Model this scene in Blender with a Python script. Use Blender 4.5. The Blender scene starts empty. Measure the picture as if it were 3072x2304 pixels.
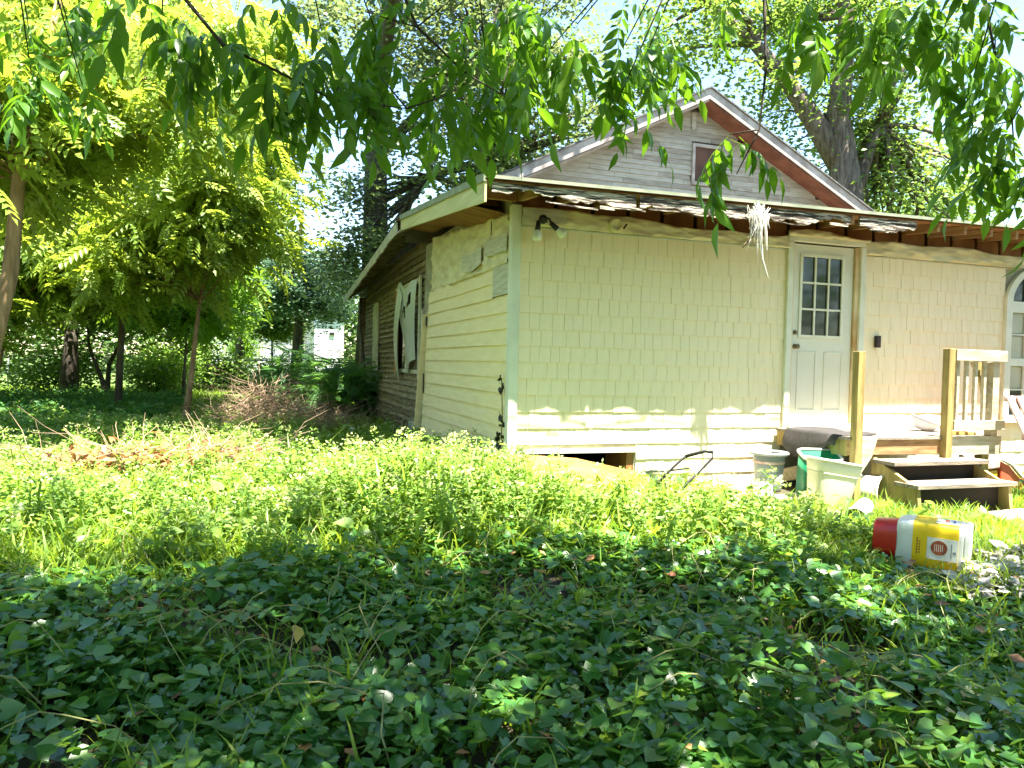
import bpy, math, random
import numpy as np
from mathutils import Vector, Matrix

# ------------------------------------------------------------------ camera, sky, sun, exposure
scene = bpy.context.scene
R = math.radians
YAW, PITCH, ROLL, FPX = R(18.69), R(-1.587), R(1.38), 743.76
CAM = Vector((-2.352, -6.985, 1.5))
Fv = Vector((math.sin(YAW) * math.cos(PITCH), math.cos(YAW) * math.cos(PITCH), math.sin(PITCH)))
R0 = Vector((math.cos(YAW), -math.sin(YAW), 0)); U0 = R0.cross(Fv)
Rv = R0 * math.cos(ROLL) + U0 * math.sin(ROLL); Uv = Rv.cross(Fv)
cd = bpy.data.cameras.new('camera'); cam = bpy.data.objects.new('camera', cd)
scene.collection.objects.link(cam); scene.camera = cam
cam.matrix_world = Matrix(((Rv.x, Uv.x, -Fv.x, CAM.x), (Rv.y, Uv.y, -Fv.y, CAM.y), (Rv.z, Uv.z, -Fv.z, CAM.z), (0, 0, 0, 1)))
cd.sensor_width = 36; cd.lens = FPX / 1024 * 36; cd.clip_start = 0.05; cd.clip_end = 3000

SUN = Vector((0.26, -0.51, 2.04)).normalized()
w = bpy.data.worlds.new('World'); scene.world = w; w.use_nodes = True
nt = w.node_tree; bg = nt.nodes['Background']
sky = nt.nodes.new('ShaderNodeTexSky'); sky.sky_type = 'NISHITA'; sky.sun_disc = False
sky.sun_elevation = math.asin(SUN.z); sky.sun_rotation = math.atan2(SUN.x, SUN.y)
sky.air_density = 1.2; sky.dust_density = 0.1; sky.ozone_density = 2.5
nt.links.new(sky.outputs[0], bg.inputs[0]); bg.inputs[1].default_value = 0.065
sl = bpy.data.lights.new('sun', 'SUN'); sun = bpy.data.objects.new('sun', sl); scene.collection.objects.link(sun)
sl.energy = 5.0; sl.angle = R(0.53); sl.color = (1.0, 0.95, 0.86)
sun.rotation_euler = SUN.to_track_quat('Z', 'Y').to_euler(); sun.location = (5, -10, 40)
vs = scene.view_settings
vs.view_transform = 'Standard'; vs.look = 'None'; vs.gamma = 1; vs.use_curve_mapping = False; vs.exposure = 2.92
cy = scene.cycles
cy.use_denoising = True; cy.max_bounces = 8; cy.diffuse_bounces = 4; cy.transmission_bounces = 6; cy.transparent_max_bounces = 8
cy.caustics_reflective = False; cy.caustics_refractive = False
cy.sample_clamp_indirect = 8.0

rnd = random.Random(7)
rng = np.random.default_rng(11)
col = scene.collection

# ------------------------------------------------------------------ materials
def newmat(name):
    m = bpy.data.materials.new(name); m.use_nodes = True
    return m, m.node_tree, m.node_tree.nodes['Principled BSDF']

def mat(name, c, c2=None, rough=0.7, scale=6.0, bump=0.0, bscale=None, stretch=(1, 1, 1), spec=0.3, detail=5, lo=0.35, hi=0.65, metal=0.0):
    m, t, b = newmat(name)
    b.inputs['Roughness'].default_value = rough; b.inputs['Specular IOR Level'].default_value = spec
    b.inputs['Metallic'].default_value = metal
    tc = t.nodes.new('ShaderNodeTexCoord'); mp = t.nodes.new('ShaderNodeMapping')
    t.links.new(tc.outputs['Object'], mp.inputs[0]); mp.inputs['Scale'].default_value = stretch
    n = t.nodes.new('ShaderNodeTexNoise'); n.inputs['Scale'].default_value = scale; n.inputs['Detail'].default_value = detail
    t.links.new(mp.outputs[0], n.inputs[0])
    r = t.nodes.new('ShaderNodeValToRGB'); r.color_ramp.elements[0].position = lo; r.color_ramp.elements[1].position = hi
    c2 = c2 or tuple(v * 0.8 for v in c)
    r.color_ramp.elements[0].color = (*c2, 1); r.color_ramp.elements[1].color = (*c, 1)
    t.links.new(n.outputs[0], r.inputs[0]); t.links.new(r.outputs[0], b.inputs['Base Color'])
    if bump:
        n2 = t.nodes.new('ShaderNodeTexNoise'); n2.inputs['Scale'].default_value = bscale or scale * 3; n2.inputs['Detail'].default_value = 4
        t.links.new(mp.outputs[0], n2.inputs[0])
        bp = t.nodes.new('ShaderNodeBump'); bp.inputs['Strength'].default_value = bump; bp.inputs['Distance'].default_value = 0.02
        t.links.new(n2.outputs[0], bp.inputs['Height']); t.links.new(bp.outputs[0], b.inputs['Normal'])
    return m

def leafmat(name, cols, trans=(0.25, 0.4, 0.04), tf=0.4, rough=0.45, spec=0.35, objrand=False):
    """leaf: reflective side + light let through; colour varies leaf by leaf (attribute rnd)"""
    m, t, b = newmat(name)
    at = t.nodes.new('ShaderNodeAttribute'); at.attribute_name = 'rnd'
    r = t.nodes.new('ShaderNodeValToRGB'); cr = r.color_ramp
    while len(cr.elements) < len(cols): cr.elements.new(0.5)
    for i, cc in enumerate(cols):
        cr.elements[i].position = i / max(1, len(cols) - 1); cr.elements[i].color = (*cc, 1)
    if objrand:
        oi = t.nodes.new('ShaderNodeObjectInfo'); mm = t.nodes.new('ShaderNodeMix'); mm.inputs[0].default_value = .6
        t.links.new(at.outputs['Fac'], mm.inputs[2]); t.links.new(oi.outputs['Random'], mm.inputs[3]); t.links.new(mm.outputs[0], r.inputs[0])
    else: t.links.new(at.outputs['Fac'], r.inputs[0])
    t.links.new(r.outputs[0], b.inputs['Base Color'])
    b.inputs['Roughness'].default_value = rough; b.inputs['Specular IOR Level'].default_value = spec
    tr = t.nodes.new('ShaderNodeBsdfTranslucent')
    mx = t.nodes.new('ShaderNodeMix'); mx.data_type = 'RGBA'; mx.inputs[0].default_value = 0.65
    t.links.new(r.outputs[0], mx.inputs[6]); mx.inputs[7].default_value = (*trans, 1)
    t.links.new(mx.outputs[2], tr.inputs[0])
    ms = t.nodes.new('ShaderNodeMixShader'); ms.inputs[0].default_value = tf
    t.links.new(b.outputs[0], ms.inputs[1]); t.links.new(tr.outputs[0], ms.inputs[2])
    t.links.new(ms.outputs[0], t.nodes['Material Output'].inputs[0])
    return m

M = {}
M['shingle'] = mat('cream_shingle', (.88, .75, .50), (.84, .70, .44), .62, 3, .25, 30, (6, 6, 1))
M['lap'] = mat('cream_lap', (.87, .735, .44), (.81, .665, .36), .62, 3, .2, 30, (1, 1, 6))
M['trim'] = mat('white_trim', (.74, .73, .60), (.64, .63, .49), .55, 4, .05)
M['doorwhite'] = mat('door_paint', (.68, .67, .56), (.63, .61, .49), .42, 2.5, .02)
M['stainwood'] = mat('stained_jamb', (.75, .62, .38), (.42, .22, .06), .7, 5, .1, None, (1, 1, .4))
M['wrap'] = mat('house_wrap', (.76, .69, .45), (.58, .50, .28), .6, 3.0, .3, 9, (1, 1, 3))
M['sheath'] = mat('sheathing', (.40, .38, .27), (.25, .22, .15), .8, 5, .2)
M['greyply'] = mat('grey_weathered_ply', (.60, .57, .43), (.44, .41, .29), .8, 4, .2, 30, (1, 1, 8))
M['eavewood'] = mat('brown_eave_wood', (.34, .165, .06), (.18, .075, .025), .8, 3, .3, 25, (1, 6, 1))
M['rafter'] = mat('rafter_wood', (.40, .24, .11), (.24, .12, .05), .8, 4, .2, 30, (1, .5, 6))
M['rotten'] = mat('peeling_paint', (.50, .45, .36), (.045, .032, .022), .85, 3, .6, 12, (1.6, 8, 22), lo=.46, hi=.58, detail=9)
M['drip'] = mat('drip_edge', (.30, .32, .23), (.20, .22, .15), .5, 6, .05)
M['roofing'] = mat('asphalt_roofing', (.16, .155, .14), (.08, .08, .075), .9, 20, .4)
M['rake_cream'] = mat('cream_fascia', (.66, .61, .32), (.50, .46, .20), .6, 4, .1, None, (1, .3, 4))
M['gable_a'] = mat('gable_grey', (.44, .40, .32), (.33, .29, .22), .75, 6, .25, 30, (1, 1, 5))
M['gable_b'] = mat('gable_pale', (.50, .46, .37), (.40, .36, .28), .75, 6, .25, 30, (1, 1, 5))
M['gable_c'] = mat('gable_tan', (.40, .35, .27), (.29, .25, .19), .75, 6, .25, 30, (1, 1, 5))
M['gable_back'] = mat('gable_backing', (.16, .14, .12), None, .9)
M['rakeboard'] = mat('rake_board_white', (.52, .46, .40), (.32, .27, .23), .7, 5, .1)
M['redsoffit'] = mat('red_soffit', (.24, .09, .05), (.15, .055, .03), .75, 5, .1)
M['brownboard'] = mat('brown_board', (.13, .06, .035), (.07, .032, .02), .6, 3, .1)
M['clap'] = mat('weathered_clapboard', (.36, .31, .20), (.17, .13, .075), .85, 3, .4, 20, (1, 1, 9))
M['clap2'] = mat('dark_clapboard', (.25, .20, .12), (.11, .08, .045), .85, 3, .4, 20, (1, 1, 9))
M['oldpaint'] = mat('old_white_paint', (.62, .60, .46), (.42, .40, .26), .7, 6, .2)
M['plastic_sheet'] = leafmat('torn_plastic', [(.62, .64, .56), (.72, .73, .66)], (.6, .62, .5), .25, .3)
M['orangeboard'] = mat('orange_board', (.42, .20, .06), (.25, .11, .035), .6, 3, .1, None, (1, 1, .3))
M['glassdark'] = mat('dark_glass', (.03, .035, .03), (.015, .02, .015), .06, 2, 0, spec=.6)
M['blind'] = mat('blind_behind_glass', (.42, .42, .31), (.36, .36, .27), .12, 2, 0, spec=.5)
M['black'] = mat('black_plastic', (.02, .02, .02), None, .45)
M['brass'] = mat('aged_brass', (.22, .17, .09), (.12, .09, .05), .4, 8, metal=.8)
M['bulb'] = mat('bulb_glass', (.78, .78, .72), None, .25, spec=.5)
M['deckwood'] = mat('grey_deck_wood', (.31, .26, .20), (.18, .145, .105), .85, 3, .4, 22, (1.2, 8, 8))
M['deckpost'] = mat('treated_post', (.38, .30, .11), (.25, .18, .06), .8, 4, .3, 20, (6, 6, .8))
M['deckpale'] = mat('pale_weathered_rail', (.50, .45, .33), (.35, .30, .20), .8, 4, .3, 22, (1, 6, 6))
M['dark_riser'] = mat('dark_riser', (.035, .026, .018), None, .9)  # near-black colour stands in for shade in step gaps and crawl space
M['mat'] = mat('ribbed_rubber', (.055, .05, .048), (.025, .022, .02), .6, 60, .6, 60, (.2, 3, .2))
M['whiteplastic'] = mat('white_plastic', (.74, .75, .70), (.66, .67, .60), .35, 3, spec=.5)
M['binplastic'] = leafmat('milky_plastic', [(.66, .66, .52), (.70, .70, .56)], (.62, .62, .42), .28, .3, .5)
M['greenplastic'] = mat('green_plastic', (.015, .22, .10), (.01, .15, .07), .35, 3, spec=.5)
M['cleartub'] = leafmat('smoky_plastic', [(.36, .38, .36), (.42, .44, .42)], (.3, .33, .3), .3, .15, .6)
M['redplastic'] = mat('red_plastic', (.62, .02, .02), (.50, .015, .015), .35, 3, spec=.5)
M['yellowlabel'] = mat('yellow_label', (.80, .56, .01), (.74, .50, .008), .4, 3, spec=.4)
M['brownprint'] = mat('brown_print', (.36, .10, .04), (.20, .05, .02), .5, 25, detail=2)
M['greyprint'] = mat('grey_print', (.25, .27, .30), None, .5)
M['blueprint'] = mat('blue_print', (.12, .16, .45), None, .5)
M['lavender'] = mat('pale_bowl', (.74, .74, .80), (.62, .62, .76), .35, 2, spec=.5)
M['pinkwood'] = mat('faded_pink_wood', (.68, .52, .48), (.50, .30, .24), .75, 6, .2, 20, (3, 3, .7))
M['toyred'] = mat('toy_red', (.60, .12, .06), (.48, .08, .04), .4, 3, spec=.4)
M['toyyellow'] = mat('toy_yellow', (.70, .46, .03), (.60, .38, .02), .4, 3, spec=.4)
M['ply'] = mat('tan_plywood', (.62, .40, .12), (.46, .26, .06), .7, 2.5, .15, 14, (1, 1, 5))
M['stone'] = mat('pale_slab', (.52, .48, .40), (.38, .34, .27), .9, 5, .4)
M['plank'] = mat('tan_plank', (.55, .40, .26), (.36, .23, .13), .85, 4, .4, 20, (1, 6, 6))
M['fibre'] = mat('white_fibre', (.78, .76, .70), (.6, .56, .48), .9, 12)
M['fibre_brown'] = mat('brown_fibre', (.20, .14, .08), None, .9, 12)
M['bark'] = mat('bark_grey', (.17, .14, .11), (.07, .055, .04), .95, 4, .9, 9, (3, 3, .6))
M['barkdark'] = mat('bark_dark', (.085, .07, .05), (.035, .03, .022), .95, 4, .9, 9, (3, 3, .6))
M['barkbrown'] = mat('bark_brown', (.34, .22, .12), (.18, .11, .06), .9, 6, .6, 14, (3, 3, .6))
M['deadwood'] = mat('dead_branch', (.42, .30, .20), (.24, .16, .10), .9, 8, .2)
M['deadleaf'] = leafmat('dead_leaf', [(.20, .075, .03), (.34, .15, .06), (.42, .24, .10)], (.5, .25, .08), .25)
M['metalgrey'] = mat('galvanised', (.32, .32, .31), (.22, .22, .21), .5, 8, metal=.5)
M['housewhite'] = mat('neighbour_white', (.80, .80, .80), (.74, .74, .74), .6, 4)
M['shadowwin'] = mat('neighbour_window', (.05, .06, .06), None, .1)  # dark glass of the neighbour window panes
M['bluebarrel'] = mat('blue_plastic', (.05, .16, .50), None, .4)
M['trashdark'] = mat('dark_green_bin', (.03, .045, .035), None, .5)

# leaves
M['lf_near'] = leafmat('near_leaf', [(.03, .085, .010), (.05, .13, .014), (.08, .19, .02), (.16, .26, .025)], (.24, .50, .012), .44, .38, .4, True)
M['lf_lime'] = leafmat('lime_leaf', [(.09, .17, .02), (.165, .255, .03), (.26, .335, .07)], (.52, .63, .045), .48, .45)
M['lf_mid'] = leafmat('mid_leaf', [(.05, .11, .025), (.10, .18, .035), (.17, .24, .06)], (.32, .46, .06), .42, .5)
M['lf_grey'] = leafmat('grey_leaf', [(.045, .08, .03), (.09, .135, .05), (.20, .23, .12)], (.28, .36, .10), .38, .45)
M['lf_blue'] = leafmat('blue_leaf', [(.035, .085, .05), (.07, .135, .075), (.11, .18, .10)], (.18, .32, .12), .36, .45)
M['lf_far'] = leafmat('far_leaf', [(.04, .08, .025), (.07, .125, .035), (.11, .165, .045)], (.20, .32, .06), .38, .8, .1)
M['lf_ivy'] = leafmat('creeper_leaf', [(.035, .12, .024), (.055, .16, .028), (.09, .21, .03), (.19, .30, .03)], (.26, .50, .03), .30, .30, .6)
M['lf_weed'] = leafmat('weed_leaf', [(.09, .18, .028), (.16, .28, .05), (.28, .39, .11)], (.46, .64, .07), .44, .45)
M['lf_tuft'] = leafmat('weed_tuft', [(.30, .36, .12), (.44, .48, .24)], (.5, .55, .12), .35, .6)
M['lf_grass'] = leafmat('grass_blade', [(.07, .15, .015), (.13, .24, .02), (.21, .30, .035), (.34, .31, .10)], (.46, .60, .03), .42, .5)
M['lf_fern'] = leafmat('fern_leaf', [(.04, .13, .035), (.07, .19, .05), (.11, .24, .06)], (.22, .44, .05), .42, .5)
M['lf_hedge'] = leafmat('hedge_leaf', [(.08, .18, .015), (.14, .27, .02)], (.3, .5, .02), .4, .5)
M['litter'] = leafmat('pale_litter', [(.30, .27, .22), (.42, .40, .36), (.50, .48, .46)], (.4, .36, .28), .15)

# ------------------------------------------------------------------ mesh helpers
ORG = {}                                   # object name -> world origin
def base(o): return ORG.get(o.name, Vector((0, 0, 0))) if o else Vector((0, 0, 0))

def link(o, parent=None, org=None):
    col.objects.link(o)
    if parent: o.parent = parent
    org = Vector(org) if org is not None else base(parent)
    o.location = org - base(parent); ORG[o.name] = org
    return o

def tag(o, label=None, cat=None, group=None, kind=None):
    if label: o['label'] = label
    if cat: o['category'] = cat
    if group: o['group'] = group
    if kind: o['kind'] = kind
    return o

def empty(name, loc, label, cat, group=None):
    o = bpy.data.objects.new(name, None); o.empty_display_size = .1
    link(o, None, loc); return tag(o, label, cat, group)

class MB:
    def __init__(s): s.v = []; s.f = []
    def add(s, vs_, fs):
        n = len(s.v); s.v += [tuple(v) for v in vs_]; s.f += [tuple(i + n for i in f) for f in fs]; return s
    def box(s, a, b):
        (x0, y0, z0), (x1, y1, z1) = a, b
        return s.add([(x0, y0, z0), (x1, y0, z0), (x1, y1, z0), (x0, y1, z0), (x0, y0, z1), (x1, y0, z1), (x1, y1, z1), (x0, y1, z1)],
                     [(3, 2, 1, 0), (4, 5, 6, 7), (0, 1, 5, 4), (1, 2, 6, 5), (2, 3, 7, 6), (3, 0, 4, 7)])
    def hexa(s, p8):
        return s.add(p8, [(3, 2, 1, 0), (4, 5, 6, 7), (0, 1, 5, 4), (1, 2, 6, 5), (2, 3, 7, 6), (3, 0, 4, 7)])
    def beam(s, p, q, wd, ht, up=(0, 0, 1)):
        p, q = Vector(p), Vector(q); d = (q - p).normalized(); up = Vector(up)
        sd = d.cross(up).normalized() * wd / 2; u = sd.cross(d).normalized() * ht / 2
        return s.hexa([p - sd - u, p + sd - u, q + sd - u, q - sd - u, p - sd + u, p + sd + u, q + sd + u, q - sd + u])
    def tube(s, pts, rad, n=8, cap=True):
        pts = [Vector(p) for p in pts]; rad = rad if hasattr(rad, '__len__') else [rad] * len(pts)
        rings = []; ref = Vector((0.31, 0.77, 0.55))
        for i, p in enumerate(pts):
            d = (pts[min(i + 1, len(pts) - 1)] - pts[max(i - 1, 0)]).normalized()
            a = d.cross(ref)
            if a.length < .05: a = d.cross(Vector((1, 0, 0)))
            a.normalize(); b = d.cross(a)
            rings.append([p + (a * math.cos(t) + b * math.sin(t)) * rad[i] for t in [2 * math.pi * k / n for k in range(n)]])
        return s.loft(rings, cap, cap)
    def loft(s, rings, cap0=True, cap1=True):
        n = len(rings[0]); o = len(s.v)
        for r in rings: s.v += [tuple(p) for p in r]
        for i in range(len(rings) - 1):
            for k in range(n):
                a, b = o + i * n + k, o + i * n + (k + 1) % n
                s.f.append((a, b, b + n, a + n))
        if cap0: s.f.append(tuple(o + k for k in reversed(range(n))))
        if cap1: s.f.append(tuple(o + (len(rings) - 1) * n + k for k in range(n)))
        return s
    def lathe(s, prof, mtx=Matrix(), n=24, cap0=False, cap1=False, sq=2.0, ax=1.0, ay=1.0):
        """prof: (radius, height); sq: superellipse exponent for squared-off sections"""
        rings = []
        for r, h in prof:
            ring = []
            for k in range(n):
                t = 2 * math.pi * (k + .5) / n; c, si = math.cos(t), math.sin(t)
                e = 2 / sq
                ring.append(mtx @ Vector((math.copysign(abs(c) ** e, c) * r * ax, math.copysign(abs(si) ** e, si) * r * ay, h)))
            rings.append(ring)
        return s.loft(rings, cap0, cap1)
    def grid(s, fn, nu, nv):
        o = len(s.v)
        for i in range(nu + 1):
            for j in range(nv + 1): s.v.append(tuple(fn(i / nu, j / nv)))
        for i in range(nu):
            for j in range(nv):
                a = o + i * (nv + 1) + j; s.f.append((a, a + nv + 1, a + nv + 2, a + 1))
        return s
    def build(s, name, m, parent=None, org=None, smooth=False, bevel=0, solid=0):
        og = Vector(org) if org is not None else base(parent)
        me = bpy.data.meshes.new(name)
        me.from_pydata([(a - og.x, b - og.y, c - og.z) for a, b, c in s.v], [], s.f)
        me.materials.append(M[m] if isinstance(m, str) else m)
        if smooth: me.shade_smooth()
        o = bpy.data.objects.new(name, me); link(o, parent, og)
        if solid:
            md = o.modifiers.new('thick', 'SOLIDIFY'); md.thickness = solid; md.offset = 0
        if bevel:
            md = o.modifiers.new('edge', 'BEVEL'); md.width = bevel; md.segments = 2; md.limit_method = 'ANGLE'
        return o

def npmesh(name, verts, tris, m, parent=None, org=None, rv=None, smooth=False):
    """one mesh from numpy arrays; rv = per-vertex random value"""
    og = Vector(org) if org is not None else base(parent)
    me = bpy.data.meshes.new(name)
    verts = np.asarray(verts, np.float32) - np.array(og, np.float32)
    nv, nf = len(verts), len(tris)
    me.vertices.add(nv); me.vertices.foreach_set('co', verts.ravel())
    me.loops.add(nf * 3); me.loops.foreach_set('vertex_index', np.asarray(tris, np.int32).ravel())
    me.polygons.add(nf); me.polygons.foreach_set('loop_start', np.arange(0, nf * 3, 3, dtype=np.int32))
    if smooth: me.polygons.foreach_set('use_smooth', np.ones(nf, bool))
    if rv is not None:
        a = me.attributes.new('rnd', 'FLOAT', 'POINT'); a.data.foreach_set('value', np.asarray(rv, np.float32))
    me.update(); me.validate()
    me.materials.append(M[m])
    o = bpy.data.objects.new(name, me); return link(o, parent, og)

# leaf templates: length along +Y, face up +Z
T = {}
T['rhomb'] = (np.array([(0, 0, 0), (.30, .45, .05), (0, 1, -.06), (-.30, .45, .05)]), np.array([(0, 1, 2), (0, 2, 3)]))
T['lance'] = (np.array([(0, 0, 0), (.15, .22, .045), (0, .25, 0), (-.15, .22, .045), (.17, .52, .03), (0, .55, -.03), (-.17, .52, .03), (0, 1, -.16)]),
              np.array([(0, 1, 2), (0, 2, 3), (1, 4, 5), (1, 5, 2), (2, 5, 6), (2, 6, 3), (4, 7, 5), (5, 7, 6)]))
T['heart'] = (np.array([(0, .08, 0), (.24, -.10, .05), (.44, .10, .09), (.40, .42, .07), (0, .45, -.03), (0, 1, -.10), (-.40, .42, .07), (-.44, .10, .09), (-.24, -.10, .05)]),
              np.array([(0, 1, 2), (0, 2, 4), (2, 3, 4), (3, 5, 4), (4, 5, 6), (4, 6, 7), (0, 4, 7), (0, 7, 8)]))
T['blade'] = (np.array([(-.035, 0, 0), (.035, 0, 0), (.026, .45, .0), (-.026, .45, 0), (.012, .8, -.10), (-.012, .8, -.10), (0, 1, -.24)]),
              np.array([(0, 1, 2), (0, 2, 3), (3, 2, 4), (3, 4, 5), (5, 4, 6)]))
def frond_t(pairs, ll, droop, wf=.34):
    v, f = [], []
    for i in range(pairs + 1):
        t = .12 + .88 * i / pairs; y = t; z = -droop * t * t
        for sd in ((-1, 1) if i < pairs else (0,)):
            L = ll * (1 - .35 * abs(t - .5)); a = 0 if sd == 0 else sd * R(62 - 18 * t)
            dx, dy = math.sin(a), math.cos(a); nx, ny = dy, -dx; wd = L * wf / 2; n = len(v)
            v += [(0, y, z), (dx * L * .45 + nx * wd, y + dy * L * .45 + ny * wd, z + .01 * L), (dx * L, y + dy * L, z - .28 * L), (dx * L * .45 - nx * wd, y + dy * L * .45 - ny * wd, z + .01 * L)]
            f += [(n, n + 1, n + 2), (n, n + 2, n + 3)]
    n = len(v); v += [(-.006, 0, 0), (.006, 0, 0), (.004, 1, -droop), (-.004, 1, -droop)]; f += [(n, n + 1, n + 2), (n, n + 2, n + 3)]
    return np.array(v), np.array(f)
T['frond'] = frond_t(6, .36, .34, .44)
T['frond_near'] = frond_t(5, .42, .35, .36)
T['fern'] = frond_t(12, .22, .45, .30)

def rot(yaw, pitch, roll):
    """+Y axis turned to heading yaw, lifted by pitch, rolled about itself"""
    cyw, syw, cp, sp, cr, sr = np.cos(yaw), np.sin(yaw), np.cos(pitch), np.sin(pitch), np.cos(roll), np.sin(roll)
    fy = np.stack([syw * cp, cyw * cp, sp], -1)
    rx = np.stack([cyw, -syw, np.zeros_like(yaw)], -1); uz = np.cross(rx, fy)
    X = rx * cr[:, None] - uz * sr[:, None]; Z = rx * sr[:, None] + uz * cr[:, None]
    return np.stack([X, fy, Z], -1)         # columns

def scatter(tmpl, pos, yaw, pitch, roll, size, rv):
    tv, tf = T[tmpl]; n, k = len(pos), len(tv)
    m = rot(yaw, pitch, roll)
    v = np.einsum('nij,kj->nki', m, tv) * np.asarray(size)[:, None, None] + pos[:, None, :]
    f = tf[None] + (np.arange(n) * k)[:, None, None]
    return v.reshape(-1, 3), f.reshape(-1, 3), np.repeat(rv, k)

def merge(parts):
    V, F, Q, o = [], [], [], 0
    for v, f, q in parts:
        V.append(v); F.append(f + o); Q.append(q); o += len(v)
    return np.concatenate(V), np.concatenate(F), np.concatenate(Q)

def U(n, a, b): return rng.uniform(a, b, n)
PI = math.pi

# ------------------------------------------------------------------ ground
def gz(x, y):
    x = np.asarray(x, float); y = np.asarray(y, float)
    b = np.clip(.20 + .03 * y, -.02, .20)
    return b + .03 * np.sin(1.3 * x + .7 * y) * np.sin(.9 * y - .4 * x) + .012 * np.sin(4.1 * x) * np.sin(3.7 * y + 1)
def ax(lo, hi, step, far):
    fine = np.arange(lo, hi + step / 2, step); g = [far * (i / 12) ** 2 for i in range(1, 13)]
    return np.concatenate([[lo - v for v in reversed(g)], fine, [hi + v for v in g]])
gx, gy = ax(-14, 16, .25, 900), ax(-12, 30, .25, 900)
XX, YY = np.meshgrid(gx, gy, indexing='ij'); ZZ = gz(XX, YY)
nxg, nyg = len(gx), len(gy)
ii = (np.arange(nxg - 1)[:, None] * nyg + np.arange(nyg - 1)[None]).ravel()
tris = np.concatenate([np.stack([ii, ii + nyg, ii + nyg + 1], -1), np.stack([ii, ii + nyg + 1, ii + 1], -1)])
gm, t, b = newmat('earth_and_grass')
tc = t.nodes.new('ShaderNodeTexCoord')
n1 = t.nodes.new('ShaderNodeTexNoise'); n1.inputs['Scale'].default_value = .35; n1.inputs['Detail'].default_value = 8
n2 = t.nodes.new('ShaderNodeTexNoise'); n2.inputs['Scale'].default_value = 9; n2.inputs['Detail'].default_value = 8
t.links.new(tc.outputs['Object'], n1.inputs[0]); t.links.new(tc.outputs['Object'], n2.inputs[0])
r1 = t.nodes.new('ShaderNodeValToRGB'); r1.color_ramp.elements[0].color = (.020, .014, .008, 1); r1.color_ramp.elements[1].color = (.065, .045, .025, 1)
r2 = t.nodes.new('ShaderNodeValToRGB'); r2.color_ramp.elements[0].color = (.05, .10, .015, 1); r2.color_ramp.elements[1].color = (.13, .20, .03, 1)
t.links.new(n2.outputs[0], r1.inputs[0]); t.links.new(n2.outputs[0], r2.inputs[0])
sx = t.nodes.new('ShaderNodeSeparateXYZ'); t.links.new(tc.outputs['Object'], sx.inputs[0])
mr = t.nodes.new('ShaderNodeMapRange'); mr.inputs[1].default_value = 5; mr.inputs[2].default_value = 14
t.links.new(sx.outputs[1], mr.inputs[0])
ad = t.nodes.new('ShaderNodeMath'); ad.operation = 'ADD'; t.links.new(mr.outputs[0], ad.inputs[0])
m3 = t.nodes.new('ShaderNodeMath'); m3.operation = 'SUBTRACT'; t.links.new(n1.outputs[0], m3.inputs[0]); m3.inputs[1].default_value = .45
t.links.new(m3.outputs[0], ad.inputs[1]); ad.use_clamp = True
mx = t.nodes.new('ShaderNodeMix'); mx.data_type = 'RGBA'
t.links.new(ad.outputs[0], mx.inputs[0]); t.links.new(r1.outputs[0], mx.inputs[6]); t.links.new(r2.outputs[0], mx.inputs[7])
t.links.new(mx.outputs[2], b.inputs['Base Color']); b.inputs['Roughness'].default_value = .95
bp = t.nodes.new('ShaderNodeBump'); bp.inputs['Strength'].default_value = .8; bp.inputs['Distance'].default_value = .05
t.links.new(n2.outputs[0], bp.inputs['Height']); t.links.new(bp.outputs[0], b.inputs['Normal'])
M['ground'] = gm
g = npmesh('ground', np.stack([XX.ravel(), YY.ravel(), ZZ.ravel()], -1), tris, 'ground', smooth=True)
tag(g, 'weedy yard of dark earth and grass', kind='structure')

# ------------------------------------------------------------------ the house
house = empty('house', (0, 0, .15), 'cream shingled house with rotten sagging eaves and a grey gable above', 'house')
EZ = lambda x: 3.15 + .011 * x                       # height of the front roof edge
DX0, DX1, DZ0, DZ1 = 3.30, 4.25, .90, 2.94           # door opening
WX0, WX1 = 6.62, 8.00                                # arched window
mb = MB()
mb.box((0, 0, .63), (3.30, .1, 2.985)); mb.box((0, 0, .0), (.14, .1, .627)); mb.box((1.38, 0, .0), (3.30, .1, .627))
mb.box((DX0 + .003, .0, .0), (DX1 - .003, .1, DZ0 - .06)); mb.box((DX0 + .003, 0, DZ1 + .01), (DX1 - .003, .1, 2.985))
mb.box((DX1, 0, .0), (9.5, .1, 2.985))
front = mb.build('front_wall', 'sheath', house)

# cream shingles, course by course
ROW0, EXPO = .195, .165
cands = []
def course(x0, x1, k):
    x = x0; z = ROW0 + EXPO * k
    while x < x1 - .02:
        wd = rnd.choice((.095, .11, .125, .14, .155))
        if x + wd > x1 - .03: wd = x1 - x
        cands.append((x, wd, z)); x += wd
for k in range(16):
    z = ROW0 + EXPO * k
    course(1.40 if z < .60 else .065, 3.225, k)
    if z + EXPO < .6: course(.065, .13, k)
    course(4.325, 6.58 if z > 1.0 else 8.6, k)
    if 1.0 < z < 2.4: course(8.05, 8.6, k)
def wedge(wd, h=EXPO + .012, t0=.006, t1=.016, gap=.0014):
    return [(gap, -t1, 0), (wd - gap, -t1, 0), (wd - gap, 0.002, 0), (gap, 0.002, 0), (gap, -t0, h), (wd - gap, -t0, h), (wd - gap, 0.002, h), (gap, .002, h)]
cands = [c for c in cands if c[1] > .02]
cands.sort(key=lambda c: math.hypot(c[0] - CAM.x, CAM.y))
hz_hidden = lambda c: c[2] < .33
vis = [c for c in cands if not hz_hidden(c)]
single = vis[:298]; rest = vis[298:] + [c for c in cands if hz_hidden(c)]
meshes = {}
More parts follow.
